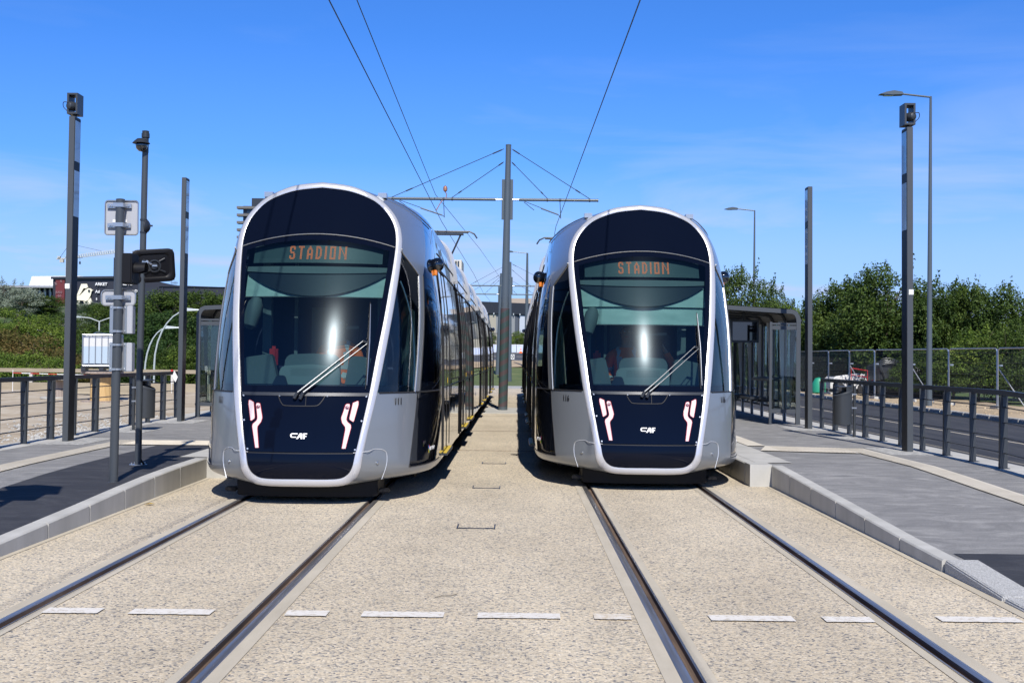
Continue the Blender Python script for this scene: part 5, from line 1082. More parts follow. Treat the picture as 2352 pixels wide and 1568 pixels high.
# --- street lamps
def street_lamp(lab, x, y, H, arm, r0=.10, head=.75, down=.0, group='tall grey street lamps', zb=0.0, mt='mastgrey'):
    T = thing('street_lamp', lab, 'street lamp', (x, y, zb), 0, group)
    q = MB(); q.path([(0, 0, 0), (0, 0, H - .45), (0, 0, H)], [r0, r0 * .42, r0 * .38], 14); q.build('pole', M[mt], T, smooth=True)
    q = MB(); q.path([(0, 0, H - .03), (-arm, 0, H + arm * .075)], .033, 8); q.build('arm', M[mt], T, smooth=True)
    q = MB(); z = H + arm * .075; q.prism([(-arm + .06, z - .05), (-arm + .02, z + .05), (-arm - .28, z + .10), (-arm - .55, z + .05), (-arm - head - .05, z - .04), (-arm - .35, z - .065)], -.14, .14, 'y'); hd = q.build('lamp_head', M[mt], T, bevel=.012)
    q = MB(); q.box(-arm - .62, -arm - .30, -.11, .11, z - .075, z - .066); q.build('lamp_glass', M['lampglass'], hd)
    return T
street_lamp('tall street lamp behind the loudspeaker mast on the right, its arm reaching left', 14.62, 42.3, 11.05, 1.05, .11)
street_lamp('street lamp rising behind the right shelter beside the tree', 14.70, 74, 10.95, 1.1, .11)
street_lamp('distant grey lamp on a stout stepped pole between the trams', .88, 106, 10.6, 1.3, .22, zb=.4)
# ================================================================== CONSTRUCTION FENCE
def mesh_panel(i, x0, y0_, x1, y1_, zb, brace, lab):
    T = thing('fence_panel', lab, 'fence panel', (x0, y0_, zb), 0, 'temporary steel mesh fence panels'); d = Vector((x1 - x0, y1_ - y0_, 0)); L_ = d.length; u = d / L_; H = 2.05
    q = MB(); p = lambda a, z: tuple(u * a + Vector((0, 0, z)))
    q.path([p(.03, 0), p(.03, H - .12), p(.06, H - .04), p(.15, H)] + [p(L_ - .15, H), p(L_ - .06, H - .04), p(L_ - .03, H - .12), p(L_ - .03, 0)], .026, 8); q.build('frame', M['galv'], T, smooth=True)
    q = MB(); n = int((L_ - .1) / .075)
    for k in range(n): a = .06 + k * .075; q.path([p(a, .15), p(a, H - .02)], .0032, 3, cap=False)
    for z in (.15, .35, .75, 1.15, 1.55, 1.9): q.path([p(.03, z), p(L_ - .03, z)], .005, 3, cap=False)
    q.build('mesh', M['mesh'], T, fix=False)
    if brace: q = MB(); nrm = Vector((-.9, .35, 0)).normalized(); q.tube(tuple(u * .05 + Vector((0, 0, 1.45))), tuple(u * .05 + Vector((.55, -1.1, .03))), .022, 8); q.build('brace', M['galv'], T, smooth=True)
    q = MB(); q.box(-.12, .12, -.35, .35, 0, .12); q.build('foot', M['kerb'], T, bevel=.02)
    q = MB(); q.box(-.01, .16, -.04, -.03, 1.44, 1.50); q.build('tag_plate', M['galv'], T)
M['mesh'] = mat('mesh_wire', (.14, .15, .15), .5, .6)
px_ = [2440, 2291, 2179, 2092, 2009, 1951, 1903, 1862, 1830, 1800, 1772]; Y = 36.6; pts = []
ords = ['nearest panel, cut off by the right edge of the photo', 'second from the right, over the green bushes', 'third from the right, beside the lamp pole', 'fourth from the right, behind the loudspeaker mast', 'fifth from the right, before the excavator', 'sixth from the right, before the red frame', 'seventh from the right, above the litter bin', 'eighth from the right, beside the plain mast', 'ninth from the right, seen by the shelter corner', 'farthest panel, seen through the shelter glass']
Yp = [37.0, 40.3, 43.5, 46.7, 49.8, 52.9, 56.0, 59.2, 62.3, 65.5, 68.7]
for p_, y_ in zip(px_, Yp): pts.append((at(p_, 900, y_).x, y_))
pts = [(lerp(16.45, 14.6, i / 10) + (0.0), y_) for i, (x_, y_) in enumerate(pts)] if False else pts
for i in range(10):
    (xa, ya), (xb, yb) = pts[i], pts[i + 1]; mesh_panel(i, xa, ya, xb, yb, .06, i in (1, 3, 5), 'steel mesh fence panel, ' + ords[i])
# --- machines behind the mesh fence
def P_(px, py, Y): return at(px, py, Y)
T = thing('excavator', 'dark excavator with boom and hoses parked behind the mesh fence', 'excavator', (17.6, 54, .05))
q = MB(); q.box(-1.6, 1.6, -1.4, -.9, 0, .7); q.build('track', M['rubber'], T, bevel=.15)
q = MB(); q.box(-1.6, 1.6, .9, 1.4, 0, .7); q.build('track', M['rubber'], T, bevel=.15)
q = MB(); q.prism([(-1.5, .75), (1.5, .75), (1.6, 1.25), (1.3, 1.62), (.2, 1.70), (-.9, 1.62), (-1.5, 1.35)], -1.1, 1.1, 'y'); q.build('chassis', M['dark'], T, bevel=.05)
q = MB(); q.box(.4, 1.2, -1.0, .2, 1.6, 1.95); q.build('cab', M['black'], T, bevel=.06)
q = MB(); q.path([(1.0, -1.2, 1.3), (1.9, -1.4, 2.1), (2.25, -1.5, 1.7), (2.2, -1.6, .6)], [.16, .18, .14, .10], 8); q.build('boom', M['dark'], T, smooth=True)
q = MB(); 
for k in range(4): q.path(cr([(-1.3, -1.15 - .03 * k, .9), (-1.5, -1.2, 1.4 + .08 * k), (-.9, -1.25, 1.5 + .06 * k), (-.3, -1.2, 1.15)], 4), .018, 5)
for k in range(3): q.path(cr([(1.2, -1.3, 1.4), (1.6, -1.5, 1.9 + .06 * k), (2.3, -1.6, 1.6 + .05 * k), (2.1, -1.75, .9)], 4), .018, 5)
q.build('hose', M['anthr2'], T, smooth=True)
q = MB(); q.box(-1.0, .9, -1.16, -1.102, 1.05, 1.4); q.build('side_decal', M['matblack'], T); text('decal_text', 'HiDI', .26, M['white'], T, (.0, -1.18, 1.25), ext=.004)
q = MB(); q.path([(0, 0, .05), (0, 0, .62), (.62, -.4, .50), (.62, -.4, .0)], .018, 6); q.path([(0, 0, .62), (.1, .5, .60), (.7, .1, .5), (.62, -.4, .50)], .018, 6); q.path([(.0, 0, .3), (.62, -.4, .2)], .015, 6)
pf = P_(1955, 893, 54); T = thing('tube_barrier', 'red tubular steel frame standing behind the mesh fence', 'barrier', (pf.x, 54, .72)); q.build('frame', M['red'], T, smooth=True); q = MB(); q.box(-.1, .1, -.1, .1, -.70, .05); q.box(.4, .6, -.5, -.3, -.70, .05); q.build('base', M['dark'], T)
T = thing('parked_car', 'small white car nose seen low behind the right railing and bin', 'car', tuple(P_(1945, 905, 58)[:2]) + (.05,))
q = MB(); q.prism([(-1.0, .25), (-1.0, .62), (-.75, .86), (.1, .98), (.55, 1.02), (.9, .98), (.95, .25)], -.8, .8, 'y'); q.build('body', M['white'], T, bevel=.03)
q = MB(); q.prism([(-.78, .86), (.0, .97), (.0, .99), (-.78, .88)], -.65, .65, 'y'); q.build('window', M['black'], T)
for dx in (-.55, .55):
    q = MB(); q.lathe([(.26, -.08), (.28, 0), (.26, .08)], (dx, -.78, .28), 16, (0, 1, 0)); q.build('wheel', M['rubber'], T, smooth=True)
text('side_lettering', '60', .3, M['rubber'], T, (.55, -.812, .62), ext=.003)
for nm, px0, Yb, col, lab, cat_, sc in (('traffic_barrel', 1881, 57, 'greenp', 'green plastic cover lying behind the mesh fence', 'cover', .33), ('pump', 2010, 56, 'red', 'orange red pump unit on the ground behind the mesh fence', 'pump', .25)):
    q = MB(); q.lathe([(sc * .6, 0), (sc, .1), (sc, .5), (sc * .6, .75), (.05, .8)], (0, 0, 0), 12); q.tube((0, 0, .5), (sc * 1.4, -.1, .7), .06, 8); q.box(-sc * .8, sc * .8, -sc * .5, sc * .5, .0, .2)
    o = q.build(nm if nm == 'pump' else 'plastic_cover', M[col], smooth=True); p = P_(px0, 905, Yb); o.location = (p.x, Yb, .05); tag(o, lab, cat_)

# ================================================================== LEFT YARD
# barrier wall with raised rail
T = thing('road_barrier', 'long beige concrete barrier with a raised rail across the back of the yard', 'barrier', (-30, 47.6, 0))
M['beige'] = mat('beige_concrete', (.40, .34, .25), .85); noise_col(M['beige'], [(.3, (.25, .21, .15)), (.7, (.35, .30, .22))], .7, 8, .6, (1, 1, 3))
q = MB(); q.grid([[(x, .0, 0), (x, .10, .08), (x, .14, .44), (x, .30, .44), (x, .34, .08), (x, .44, 0)] for x in (0, 10, 21)]); q.build('wall', M['beige'], T)
q = MB(); q.box(0, 21, .12, .30, .84, 1.00); q.build('rail', M['beige'], T, bevel=.01)
for i in range(15):
    q = MB(); x = .6 + i * 1.42; q.box(x - .06, x + .06, .17, .27, .44, .85); q.build('rail_post', M['kerb'], T)
# cable drums
m = mat('drum_wood', (.55, .36, .16), .7); noise_col(m, [(.3, (.50, .32, .13)), (.7, (.62, .43, .20))], 3, 5, .6, (6, 6, .6)); M['wood'] = m
m = mat('grey_wood', (.30, .24, .20), .8); noise_col(m, [(.3, (.24, .19, .16)), (.7, (.38, .32, .28))], 3, 5, .6, (6, 6, .6)); M['wood2'] = m
def drum(lab, x, y, rc, rf, h, cm, fm):
    T = thing('cable_drum', lab, 'cable drum', (x, y, .03), 0, 'wooden cable drums in the yard')
    q = MB(); n = 24; q.lathe([(rf, 0), (rf, .06)], (0, 0, 0), 28); q.build('lower_flange', fm, T, smooth=True)
    q = MB(); q.lathe([(rc, .06), (rc, h - .06)], (0, 0, 0), 18); q.build('core', cm, T)
    q = MB(); q.lathe([(rf, h - .06), (rf, h)], (0, 0, 0), 28); q.build('upper_flange', fm, T, smooth=True); return T
dpos = at(224, 926, 38.2); drum('large wooden cable drum with fresh yellow core under the white tank', dpos.x, 38.6, .37, .66, 1.0, M['wood'], M['wood2'])
dp2 = at(130, 917, 41.4); drum('smaller weathered grey brown cable drum left of the large one', dp2.x, 41.6, .27, .62, .72, M['wood2'], M['kerb'])
# water tank in its cage on a black pallet
ip = at(231, 850, 38.4)
T = thing('pallet', 'black plastic pallet lying on the large cable drum', 'pallet', (ip.x, 38.6, 1.035), R(14))
q = MB(); q.box(-.62, .62, -.5, .5, .12, .17); q.box(-.62, .62, -.5, .5, 0, .03)
for x in (-.55, 0, .55): q.box(x - .07, x + .07, -.5, .5, .03, .12)
q.build('deck', M['dark'], T, bevel=.008)
T = thing('water_tank', 'white cage tank half full of water standing on the black pallet', 'tank', (ip.x, 38.6, 1.21), R(14))
m = mat('tank_plastic', (.72, .76, .80), .35); nt = m.node_tree; t = N(nt, 'ShaderNodeTexCoord'); s_ = N(nt, 'ShaderNodeSeparateXYZ'); rm = N(nt, 'ShaderNodeValToRGB'); rm.color_ramp.elements[0].position = .62; rm.color_ramp.elements[0].color = (.42, .52, .62, 1); rm.color_ramp.elements[1].position = .64; rm.color_ramp.elements[1].color = (.62, .63, .64, 1)
nt.links.new(t.outputs['Object'], s_.inputs[0]); nt.links.new(s_.outputs[2], rm.inputs[0]); nt.links.new(rm.outputs[0], bs(m).inputs['Base Color']); M['tank'] = m
q = MB(); q.box(-.56, .56, -.46, .46, .02, .96); q.build('tank_body', M['tank'], T, bevel=.06)
q = MB(); q.lathe([(.12, .95), (.12, 1.01)], (0, 0, 0), 14); q.build('cap', M['dark'], T, smooth=True)
q = MB()
for k in range(7):
    x = -.58 + k * 1.16 / 6
    for y in (-.48, .48): q.tube((x, y, 0), (x, y, 1.0), .014, 6)
for k in range(1, 5):
    y = -.48 + k * .96 / 5
    for x in (-.58, .58): q.tube((x, y, 0), (x, y, 1.0), .014, 6)
for z in (.01, 1.0): q.path([(-.58, -.48, z), (.58, -.48, z), (.58, .48, z), (-.58, .48, z)], .016, 6, close=True)
q.path([(-.3, -.48, 1.0), (-.2, -.1, 1.09), (.3, .2, 1.02)], .012, 6); q.build('cage', M['galv'], T, smooth=True)
# barrier tape
q = MB(); 
for k in range(18):
    a, b_ = k / 18, (k + 1) / 18; q.m = k % 2; q.tube((lerp(-19.6, -13.4, a), 46.4, .83 - .05 * math.sin(a * 3.1)), (lerp(-19.6, -13.4, b_), 46.4, .83 - .05 * math.sin(b_ * 3.1)), .018, 5)
q.m = 1; q.tube((-19.6, 46.4, 0), (-19.6, 46.4, .95), .012, 6); q.tube((-13.4, 46.4, 0), (-13.4, 46.4, .95), .012, 6); q.m = 0; q.lathe([(.001, .06), (.05, .04), (.05, -.02), (.02, -.05)], (-13.4, 46.4, .97), 10)
tag(q.build('barrier_rope', [M['red'], M['white']], fix=False), 'red and white warning rope strung in front of the beige barrier', 'rope')
# curved motorway lamps on the left
def curved_lamp(lab, x, y, zb, H, reach, s, r=.05):
    T = thing('street_lamp', lab, 'street lamp', (x, y, zb), 0, 'white curved street lamps on the left')
    pts = [(0, 0, 0), (0, 0, H * .42)] + [(s * reach * (1 - math.cos(R(a))) , 0, H * .42 + H * .58 * math.sin(R(a))) for a in (12, 25, 38, 50, 62, 74, 84)]
    q = MB(); q.path(pts, [r] * 2 + [r * .9] * 3 + [r * .7] * 4, 8); q.build('pole', M['lampwhite'], T, smooth=True)
    e_ = pts[-1]; q = MB(); q.hexa([(e_[0], -.12, e_[2] - .05), (e_[0] + s * .75, -.10, e_[2] + .0), (e_[0] + s * .75, .10, e_[2] + .0), (e_[0], .12, e_[2] - .05)], [(e_[0], -.10, e_[2] + .12), (e_[0] + s * .75, -.08, e_[2] + .05), (e_[0] + s * .75, .08, e_[2] + .05), (e_[0], .10, e_[2] + .12)]); q.build('lamp_head', M['lampwhite'], T, bevel=.01)
M['lampwhite'] = mat('lamp_white', (.50, .54, .54), .4, .2)
for lab, px, pyt, Y, zb, reach, s in (('tall white curved lamp, the taller of the pair beside the plain mast', 356, 711, 60, -1.0, 1.75, 1), ('shorter white curved lamp, left one of the pair beside the plain mast', 334, 752, 61, -1.0, 1.15, 1),
     ('small white curved lamp bending left, in the bushes at far left', 109, 754, 118, .5, 1.6, -1), ('small white lamp arching right, above the other in the far left bushes', 90, 743, 122, 1.0, 1.1, 1), ('short white lamp head pointing right in the far left bushes', 84, 766, 112, .0, 1.2, 1)):
    p = at(px, pyt, Y); curved_lamp(lab, p.x, Y, zb, p.z - zb, reach, s)
p = at(228, 738, 100); T = thing('street_lamp', 'twin armed lamp post rising above the white tank', 'street lamp', (p.x, 100, 0)); H = p.z
q = MB(); q.tube((0, 0, 0), (0, 0, H), .10, 8, .06); q.build('pole', M['lampwhite'], T, smooth=True)
q = MB(); q.path([(-1.6, 0, H + .35), (-.8, 0, H + .28), (0, 0, H - .02), (.8, 0, H + .28), (1.6, 0, H + .3)], .05, 6); q.box(-2.2, -1.5, -.12, .12, H + .3, H + .42); q.box(1.5, 2.2, -.12, .12, H + .28, H + .4); q.build('arm', M['lampwhite'], T, smooth=True)

# ================================================================== BUILDINGS
def pxpoly(q, poly, Y, th=.25, off=0.0):
    P = [at(x, y, Y) for x, y in poly]; n = len(P)
    q.add([(p.x, Y - off, p.z) for p in P] + [(p.x, Y + th, p.z) for p in P], [tuple(range(n)), tuple(range(n, 2 * n))[::-1]] + [(i, (i + 1) % n, n + (i + 1) % n, n + i) for i in range(n)])
def rect(q, x0, y0_, x1, y1_, Y, D): a = at(x0, y0_, Y); b_ = at(x1, y1_, Y); q.box(a.x, b_.x, Y, Y + D, b_.z, a.z)
m = mat('mall_cladding', (.020, .022, .034), .5); wavy(m, .8, .05); M['mall'] = m
M['cream'] = mat('cream_sign', (.80, .76, .60), .5); M['banner'] = mat('banner_red', (.13, .018, .022), .6); M['bannertxt'] = mat('banner_print', (.24, .13, .14), .6)
M['roofwhite'] = mat('roof_membrane', (.86, .86, .88), .6); M['fascia'] = mat('fascia_grey', (.28, .29, .32), .5); M['finwhite'] = mat('fin_white', (.66, .68, .70), .5); M['glazing'] = mat('dark_glazing', (.03, .045, .07), .15)
YM = 250.0
T = thing('shopping_centre', 'dark shopping centre with cream bird sign on the hill behind the left trees', 'building', (at(230, 700, YM).x, YM, 10)); L0 = T.location.copy()
q = MB(); P = [at(122, 637, YM), at(300, 635, YM), at(352, 644, YM), at(395, 655, YM), at(560, 661, YM)]; bot = 6.0
n = len(P); q.add([(p.x, YM, p.z) for p in P] + [(p.x, YM, bot) for p in P], [(i, i + 1, n + i + 1, n + i) for i in range(n - 1)]); q.add([(p.x, YM, p.z) for p in P] + [(p.x, YM + 50, p.z) for p in P], [(i, n + i, n + i + 1, i + 1) for i in range(n - 1)])
q.box(P[0].x, P[0].x + .3, YM + .01, YM + 50, bot, P[0].z); q.build('wall', M['mall'], T, loc=L0)
q = MB(); a = at(121.5, 636, YM); b_ = at(303, 634, YM); q.hexa([(a.x - .2, YM - .6, a.z - .45), (b_.x, YM - .6, b_.z - .45), (b_.x, YM, b_.z - .45), (a.x - .2, YM, a.z - .45)], [(a.x - .2, YM - .6, a.z), (b_.x, YM - .6, b_.z), (b_.x, YM, b_.z), (a.x - .2, YM, a.z)]); q.build('cornice', M['dark'], T, loc=L0)
q = MB(); rect(q, 222, 651, 223.5, 700, YM - .3, .3); q.build('wall_fin', M['dark'], T, loc=L0)
q = MB(); rect(q, 372, 660, 374, 678, YM - .3, .3); q.build('wall_fin', M['dark'], T, loc=L0)
q = MB(); rect(q, 365, 658, 560, 659.5, YM - .3, .3); q.build('wall_ledge', M['dark'], T, loc=L0)
q = MB(); rect(q, 333, 660, 360, 690, YM - .35, .35); q.build('wall_recess', M['dark'], T, loc=L0)
q = MB(); c8 = lambda x, y: (x * .12817, 545.5 + y * .12817)
for poly in ([(1375, 1035), (1455, 830), (1555, 830), (1575, 888), (1535, 912), (1500, 905), (1425, 1028)],
             [(1330, 1042), (1432, 1034), (1530, 935), (1578, 907), (1622, 912), (1645, 936), (1672, 932), (1641, 962), (1622, 1040), (1580, 1120), (1530, 1143), (1490, 1128), (1440, 1124), (1330, 1120), (1372, 1102), (1330, 1085)],
             [(1392, 1140), (1432, 1134), (1402, 1240), (1362, 1232)], [(1492, 1140), (1528, 1152), (1562, 1214), (1532, 1220), (1512, 1180)], [(1562, 1150), (1620, 1080), (1650, 1160), (1572, 1214)]):
    pxpoly(q, [c8(*p) for p in poly], YM - .6, .3)
sg_ = q.build('bird_emblem', M['cream'], T, loc=L0)
q = MB(); c_ = at(*c8(1597, 952), YM - .75); q.lathe([(.22, 0), (.22, .1)], c_, 12, (0, -1, 0)); q.build('emblem_eye', M['dark'], sg_, loc=L0)
for s_, px, py, sz in (('ARKET', 234, 653, .85), ('Ad', 225.5, 670, .8), ('nster', 286, 653, .7), ('A..', 301, 653, .7), ('S', 223.5, 687, .6), ('D', 314, 669, .8)):
    p = at(px, py, YM) - L0; text('wall_lettering', s_, sz, M['white'], T, (p.x, -.4, p.z), ext=.05, bold=.02)
q = MB(); rect(q, 128, 643, 147.5, 712, YM - .5, .3); bn = q.build('banner', M['banner'], T, loc=L0)
for s_, px, py, sz in (('JUSQ', 138, 671.5, .62), ('-50', 138, 680, .75), ('%', 135, 699, 1.3), ('%', 131, 652, .8), ('%', 143, 646.5, .6)):
    p = at(px, py, YM) - L0; text('banner_text', s_, sz, M['bannertxt'], bn, (p.x, -.62, p.z), ext=.02, bold=.02)
q = MB(); 
for k in range(5): p = at(388 + k * 3, 655, YM); q.tube((p.x, YM + 2, p.z - .1), (p.x, YM + 2, p.z + 1.0), .04, 5)
a, b_ = at(384, 648, YM), at(403, 648, YM); q.tube((a.x, YM + 2, a.z), (b_.x, YM + 2, b_.z), .04, 5); q.build('roof_railing', M['dark'], T, loc=L0)
T = thing('hall', 'long building with white curved fins under a white roof, left of the dark shopping centre', 'building', (at(70, 700, YM).x, YM + 3, 10)); L0 = T.location.copy()
q = MB(); rect(q, -60, 664, 126, 740, YM + 4, 40); q.build('wall', M['glazing'], T, loc=L0)
q = MB(); rect(q, -60, 654.5, 127, 661, YM + 1, 43); q.build('fascia', M['fascia'], T, loc=L0)
for k in range(12):
    x = 127 - 6.2 - k * 11.95 + 4; q = MB(); q.m = 0
    poly = [(x, 655), (x + 3.0, 663), (x + 4.4, 672), (x + 4.4, 690), (x + 2.2, 730), (x, 730), (x + 1.2, 690), (x + .9, 668)]; pxpoly(q, poly, YM + 3.2, .45); q.build('fin', M['finwhite'], T, loc=L0)
q = MB(); A_ = [at(49, 652.5, YM + 2), at(212, 652.5, YM + 2), at(222, 637.5, YM + 2), at(179, 633.5, YM + 2), at(73, 634.5, YM + 2)]
q.add([(A_[0].x, YM + 6, A_[0].z), (A_[1].x, YM + 6, A_[1].z), tuple(at(222, 637.5, YM + 30)), tuple(at(179, 633.5, YM + 30)), tuple(at(73, 634.5, YM + 30))], [(0, 1, 2, 3, 4)])
q.add([(A_[0].x, YM + 6, A_[0].z), (A_[1].x, YM + 6, A_[1].z), (A_[1].x, YM + 6, A_[1].z - .5), (A_[0].x, YM + 6, A_[0].z - .5)], [(0, 1, 2, 3)]); q.build('roof', M['roofwhite'], T, loc=L0)
# crane
T = thing('tower_crane', 'white tower crane jib showing above the shopping centre at left', 'crane', (at(160, 600, 420).x, 420, 8)); L0 = T.location.copy(); YC = 420
def lattice(q, a, b_, w, n, r=.09):
    a, b_ = Vector(a), Vector(b_); d = (b_ - a).normalized(); s1 = d.cross(Vector((0, 1, 0))).normalized() * w; s1 = s1 if s1.z > 0 or abs(s1.z) < 1e-6 else -s1; s2 = Vector((0, w * .5, 0))
    ch = [a - s2, a + s2, a + s1]; 
    for c in ch: q.tube(c, c + (b_ - a), r, 4)
    L_ = (b_ - a) / n
    for k in range(n):
        p = L_ * k
        q.tube(ch[0] + p, ch[2] + p + L_ * .5, r * .7, 3); q.tube(ch[2] + p + L_ * .5, ch[0] + p + L_, r * .7, 3); q.tube(ch[1] + p, ch[2] + p + L_ * .5, r * .7, 3); q.tube(ch[2] + p + L_ * .5, ch[1] + p + L_, r * .7, 3)
q = MB(); lattice(q, at(150, 595.5, YC), at(285, 578.5, YC), 1.15, 26, .11); q.build('jib', M['lampwhite'], T, loc=L0)
q = MB(); a = at(158, 592, YC); q.box(a.x - .8, a.x + .8, YC - .8, YC + .8, 12, a.z); q.build('tower', M['lampwhite'], T, loc=L0)
q = MB(); q.tube(at(130, 594.5, YC), at(150, 594, YC), .25, 6); a, b_ = at(138, 596, YC), at(146.5, 603, YC); q.box(a.x, b_.x, YC - .5, YC + .5, b_.z, a.z); a, b_ = at(133, 588.5, YC), at(139, 592.5, YC); q.box(a.x, b_.x, YC - .5, YC + .5, b_.z, a.z); q.build('counterweight', M['kerb'], T, loc=L0)
q = MB(); q.tube(at(160, 560, YC), at(233, 576.5, YC), .07, 4); q.tube(at(160, 560, YC), at(158, 592, YC), .3, 5); q.tube(at(160, 560, YC), at(136, 594, YC), .07, 4); q.build('tie_rod', M['dark'], T, loc=L0)
q = MB(); q.tube(at(183.5, 592, YC), at(183.5, 601, YC), .06, 4); a = at(183.5, 604, YC); q.box(a.x - .25, a.x + .25, YC - .2, YC + .2, a.z - .4, a.z + .5); a = at(184, 591, YC); q.box(a.x - .8, a.x + .8, YC - .3, YC + .3, a.z - .15, a.z + .15); q.build('hook_block', M['dark'], T, loc=L0)
# tower block with balconies
M['balcony'] = mat('balcony_slab', (.13, .125, .12), .7)
T = thing('tower_block', 'dark high-rise with stacked balconies rising behind the roof of tram 111', 'building', (at(590, 800, 480).x, 480, 5)); L0 = T.location.copy()
q = MB(); a = at(559, 455, 480); b_ = at(650, 820, 480); q.box(a.x, b_.x, 480, 500, b_.z, at(559, 473, 480).z); a2 = at(577, 454.5, 480); q.box(a2.x, b_.x, 481, 500, 10, a2.z); q.build('wall', M['mall2'] if 'mall2' in M else M['dark'], T, loc=L0)
for k in range(14):
    q = MB(); rect(q, 543.5, 473.5 + k * 17, 640, 480 + k * 17, 478.5, 3.5); q.build('balcony', M['balcony'], T, loc=L0)
    q = MB(); rect(q, 567, 481 + k * 17, 582, 489.5 + k * 17, 479.7, .3); q.build('window', M['glazing'], T, loc=L0)
# building with vertical panels between the trams
T = thing('clad_building', 'low building clad in vertical panels under a dark band, between the trams', 'building', (-4, 150, 2)); L0 = T.location.copy()
A0_, A1_ = Vector((-26, 144.7, 0)), Vector((30, 182, 0)); u = (A1_ - A0_).normalized(); nr = Vector((u.y, -u.x, 0))
M['pan'] = [mat('panel_%s' % n_, c_, .55, .2) for n_, c_ in (('sand', (.46, .42, .33)), ('stone', (.36, .335, .27)), ('grey', (.30, .31, .31)), ('pale', (.58, .62, .68)), ('slate', (.10, .115, .14)))]
for (za, zb_, sd_) in ((1.6, 5.0, 1), (5.0, 7.6, 2)):
    q = MB(); rr = random.Random(sd_ + 20); s_ = 0
    while s_ < 64:
        w_ = rr.choice((.35, .5, .5, .8, .8, 1.1)); q.m = rr.choice((0, 0, 0, 1, 1, 2, 3, 4)) if w_ > .4 else 4; d0 = rr.choice((0, .06, .12)); p0 = A0_ + u * s_ + nr * d0; p1 = A0_ + u * (s_ + w_ - .04) + nr * d0
        q.add([(p0.x, p0.y, za), (p1.x, p1.y, za), (p1.x, p1.y, zb_ - .08), (p0.x, p0.y, zb_ - .08)], [(0, 1, 2, 3)]); s_ += w_
    q.build('panel_wall', M['pan'], T, loc=L0, fix=False)
q = MB(); b0, b1 = A0_ + nr * -.1, A1_ + nr * -.1; q.add([(b0.x, b0.y, 1), (b1.x, b1.y, 1), (b1.x, b1.y, 7.7), (b0.x, b0.y, 7.7)], [(0, 1, 2, 3)])
b0, b1 = A0_ + nr * .35, A1_ + nr * .35; q.hexa([(b0.x, b0.y, 7.62), (b1.x, b1.y, 7.62), (b1.x, b1.y + 30, 7.62), (b0.x, b0.y + 30, 7.62)], [(b0.x, b0.y, 9.15), (b1.x, b1.y, 9.15), (b1.x, b1.y + 30, 9.15), (b0.x, b0.y + 30, 9.15)]); q.build('dark_band', M['darkband'] if 'darkband' in M else M['dark'], T, loc=L0)
q = MB()
for k in range(60): p0 = A0_ + u * (k * 1.05) + nr * .37; q.box(p0.x - .07, p0.x + .07, p0.y - .12, p0.y, 7.50, 7.72)
q.build('bracket_row', M['lampwhite'], T, loc=L0)
q = MB(); a, b_ = at(1171, 685, 190), at(1290, 705, 190); q.box(a.x, b_.x, 190, 205, 6, a.z); tag(q.build('flat_roof_block', mat('tan_wall', (.40, .33, .26), .8)), 'tan coloured block rising behind the dark band of the clad building', 'building')
T = thing('office_tower', 'pale tower with a grid of windows behind the roof of tram 111', 'building', (at(1047, 800, 350).x, 350, 4)); L0 = T.location.copy()
q = MB(); rect(q, 1030, 596.5, 1057.6, 830, 350, 15); q.build('wall', mat('pale_wall', (.62, .58, .52), .7), T, loc=L0)
for r_ in range(6):
    for k in range(3): q = MB(); rect(q, 1040 + k * 5.6, 599.5 + r_ * 7.6, 1043.4 + k * 5.6, 604.5 + r_ * 7.6, 349.6, .4); q.build('window', M['glazing'], T, loc=L0)
# white road barriers, cone and shrubs beyond the far road
for k, lab in enumerate(('leftmost white barrier panel beyond the far road', 'second white barrier panel from the left beyond the far road', 'middle white barrier panel beyond the far road', 'second white barrier panel from the right beyond the far road', 'rightmost white barrier panel beyond the far road')):
    x = -4.0 + k * 2.05; z = terrain(x, 146) + .05; T = thing('road_barrier_panel', lab, 'barrier', (x, 145.8, z), 0, 'white barrier panels beyond the far road')
    q = MB(); q.box(0, 1.95, 0, .08, .05, .92); q.build('panel', mat('barrier_print', (.55, .62, .80), .6) if 'bp' not in M else M['bp'], T); q = MB(); q.box(0, 2.0, -.04, .12, .92, 1.0); q.box(-.02, .04, -.05, .1, 0, 1.0); q.build('rail', M['white'], T)
T = thing('traffic_cone', 'orange and white traffic cone in front of the white barriers', 'cone', (.52, 144.3, terrain(.5, 144.3) + .07)); q = MB()
for a, b_, mi in ((0, .06, 0), (.06, .22, 0), (.22, .36, 1), (.36, .52, 0), (.52, .62, 1), (.62, .74, 0)):
    q.m = mi; r_ = lambda h: .26 if h < .05 else .17 * (1 - h / .85); q.lathe([(r_(a) if a else .26, a), (r_(b_) if a else .24, b_)], (0, 0, 0), 10)
q.build('cone', [M['orange'], M['white']], T)

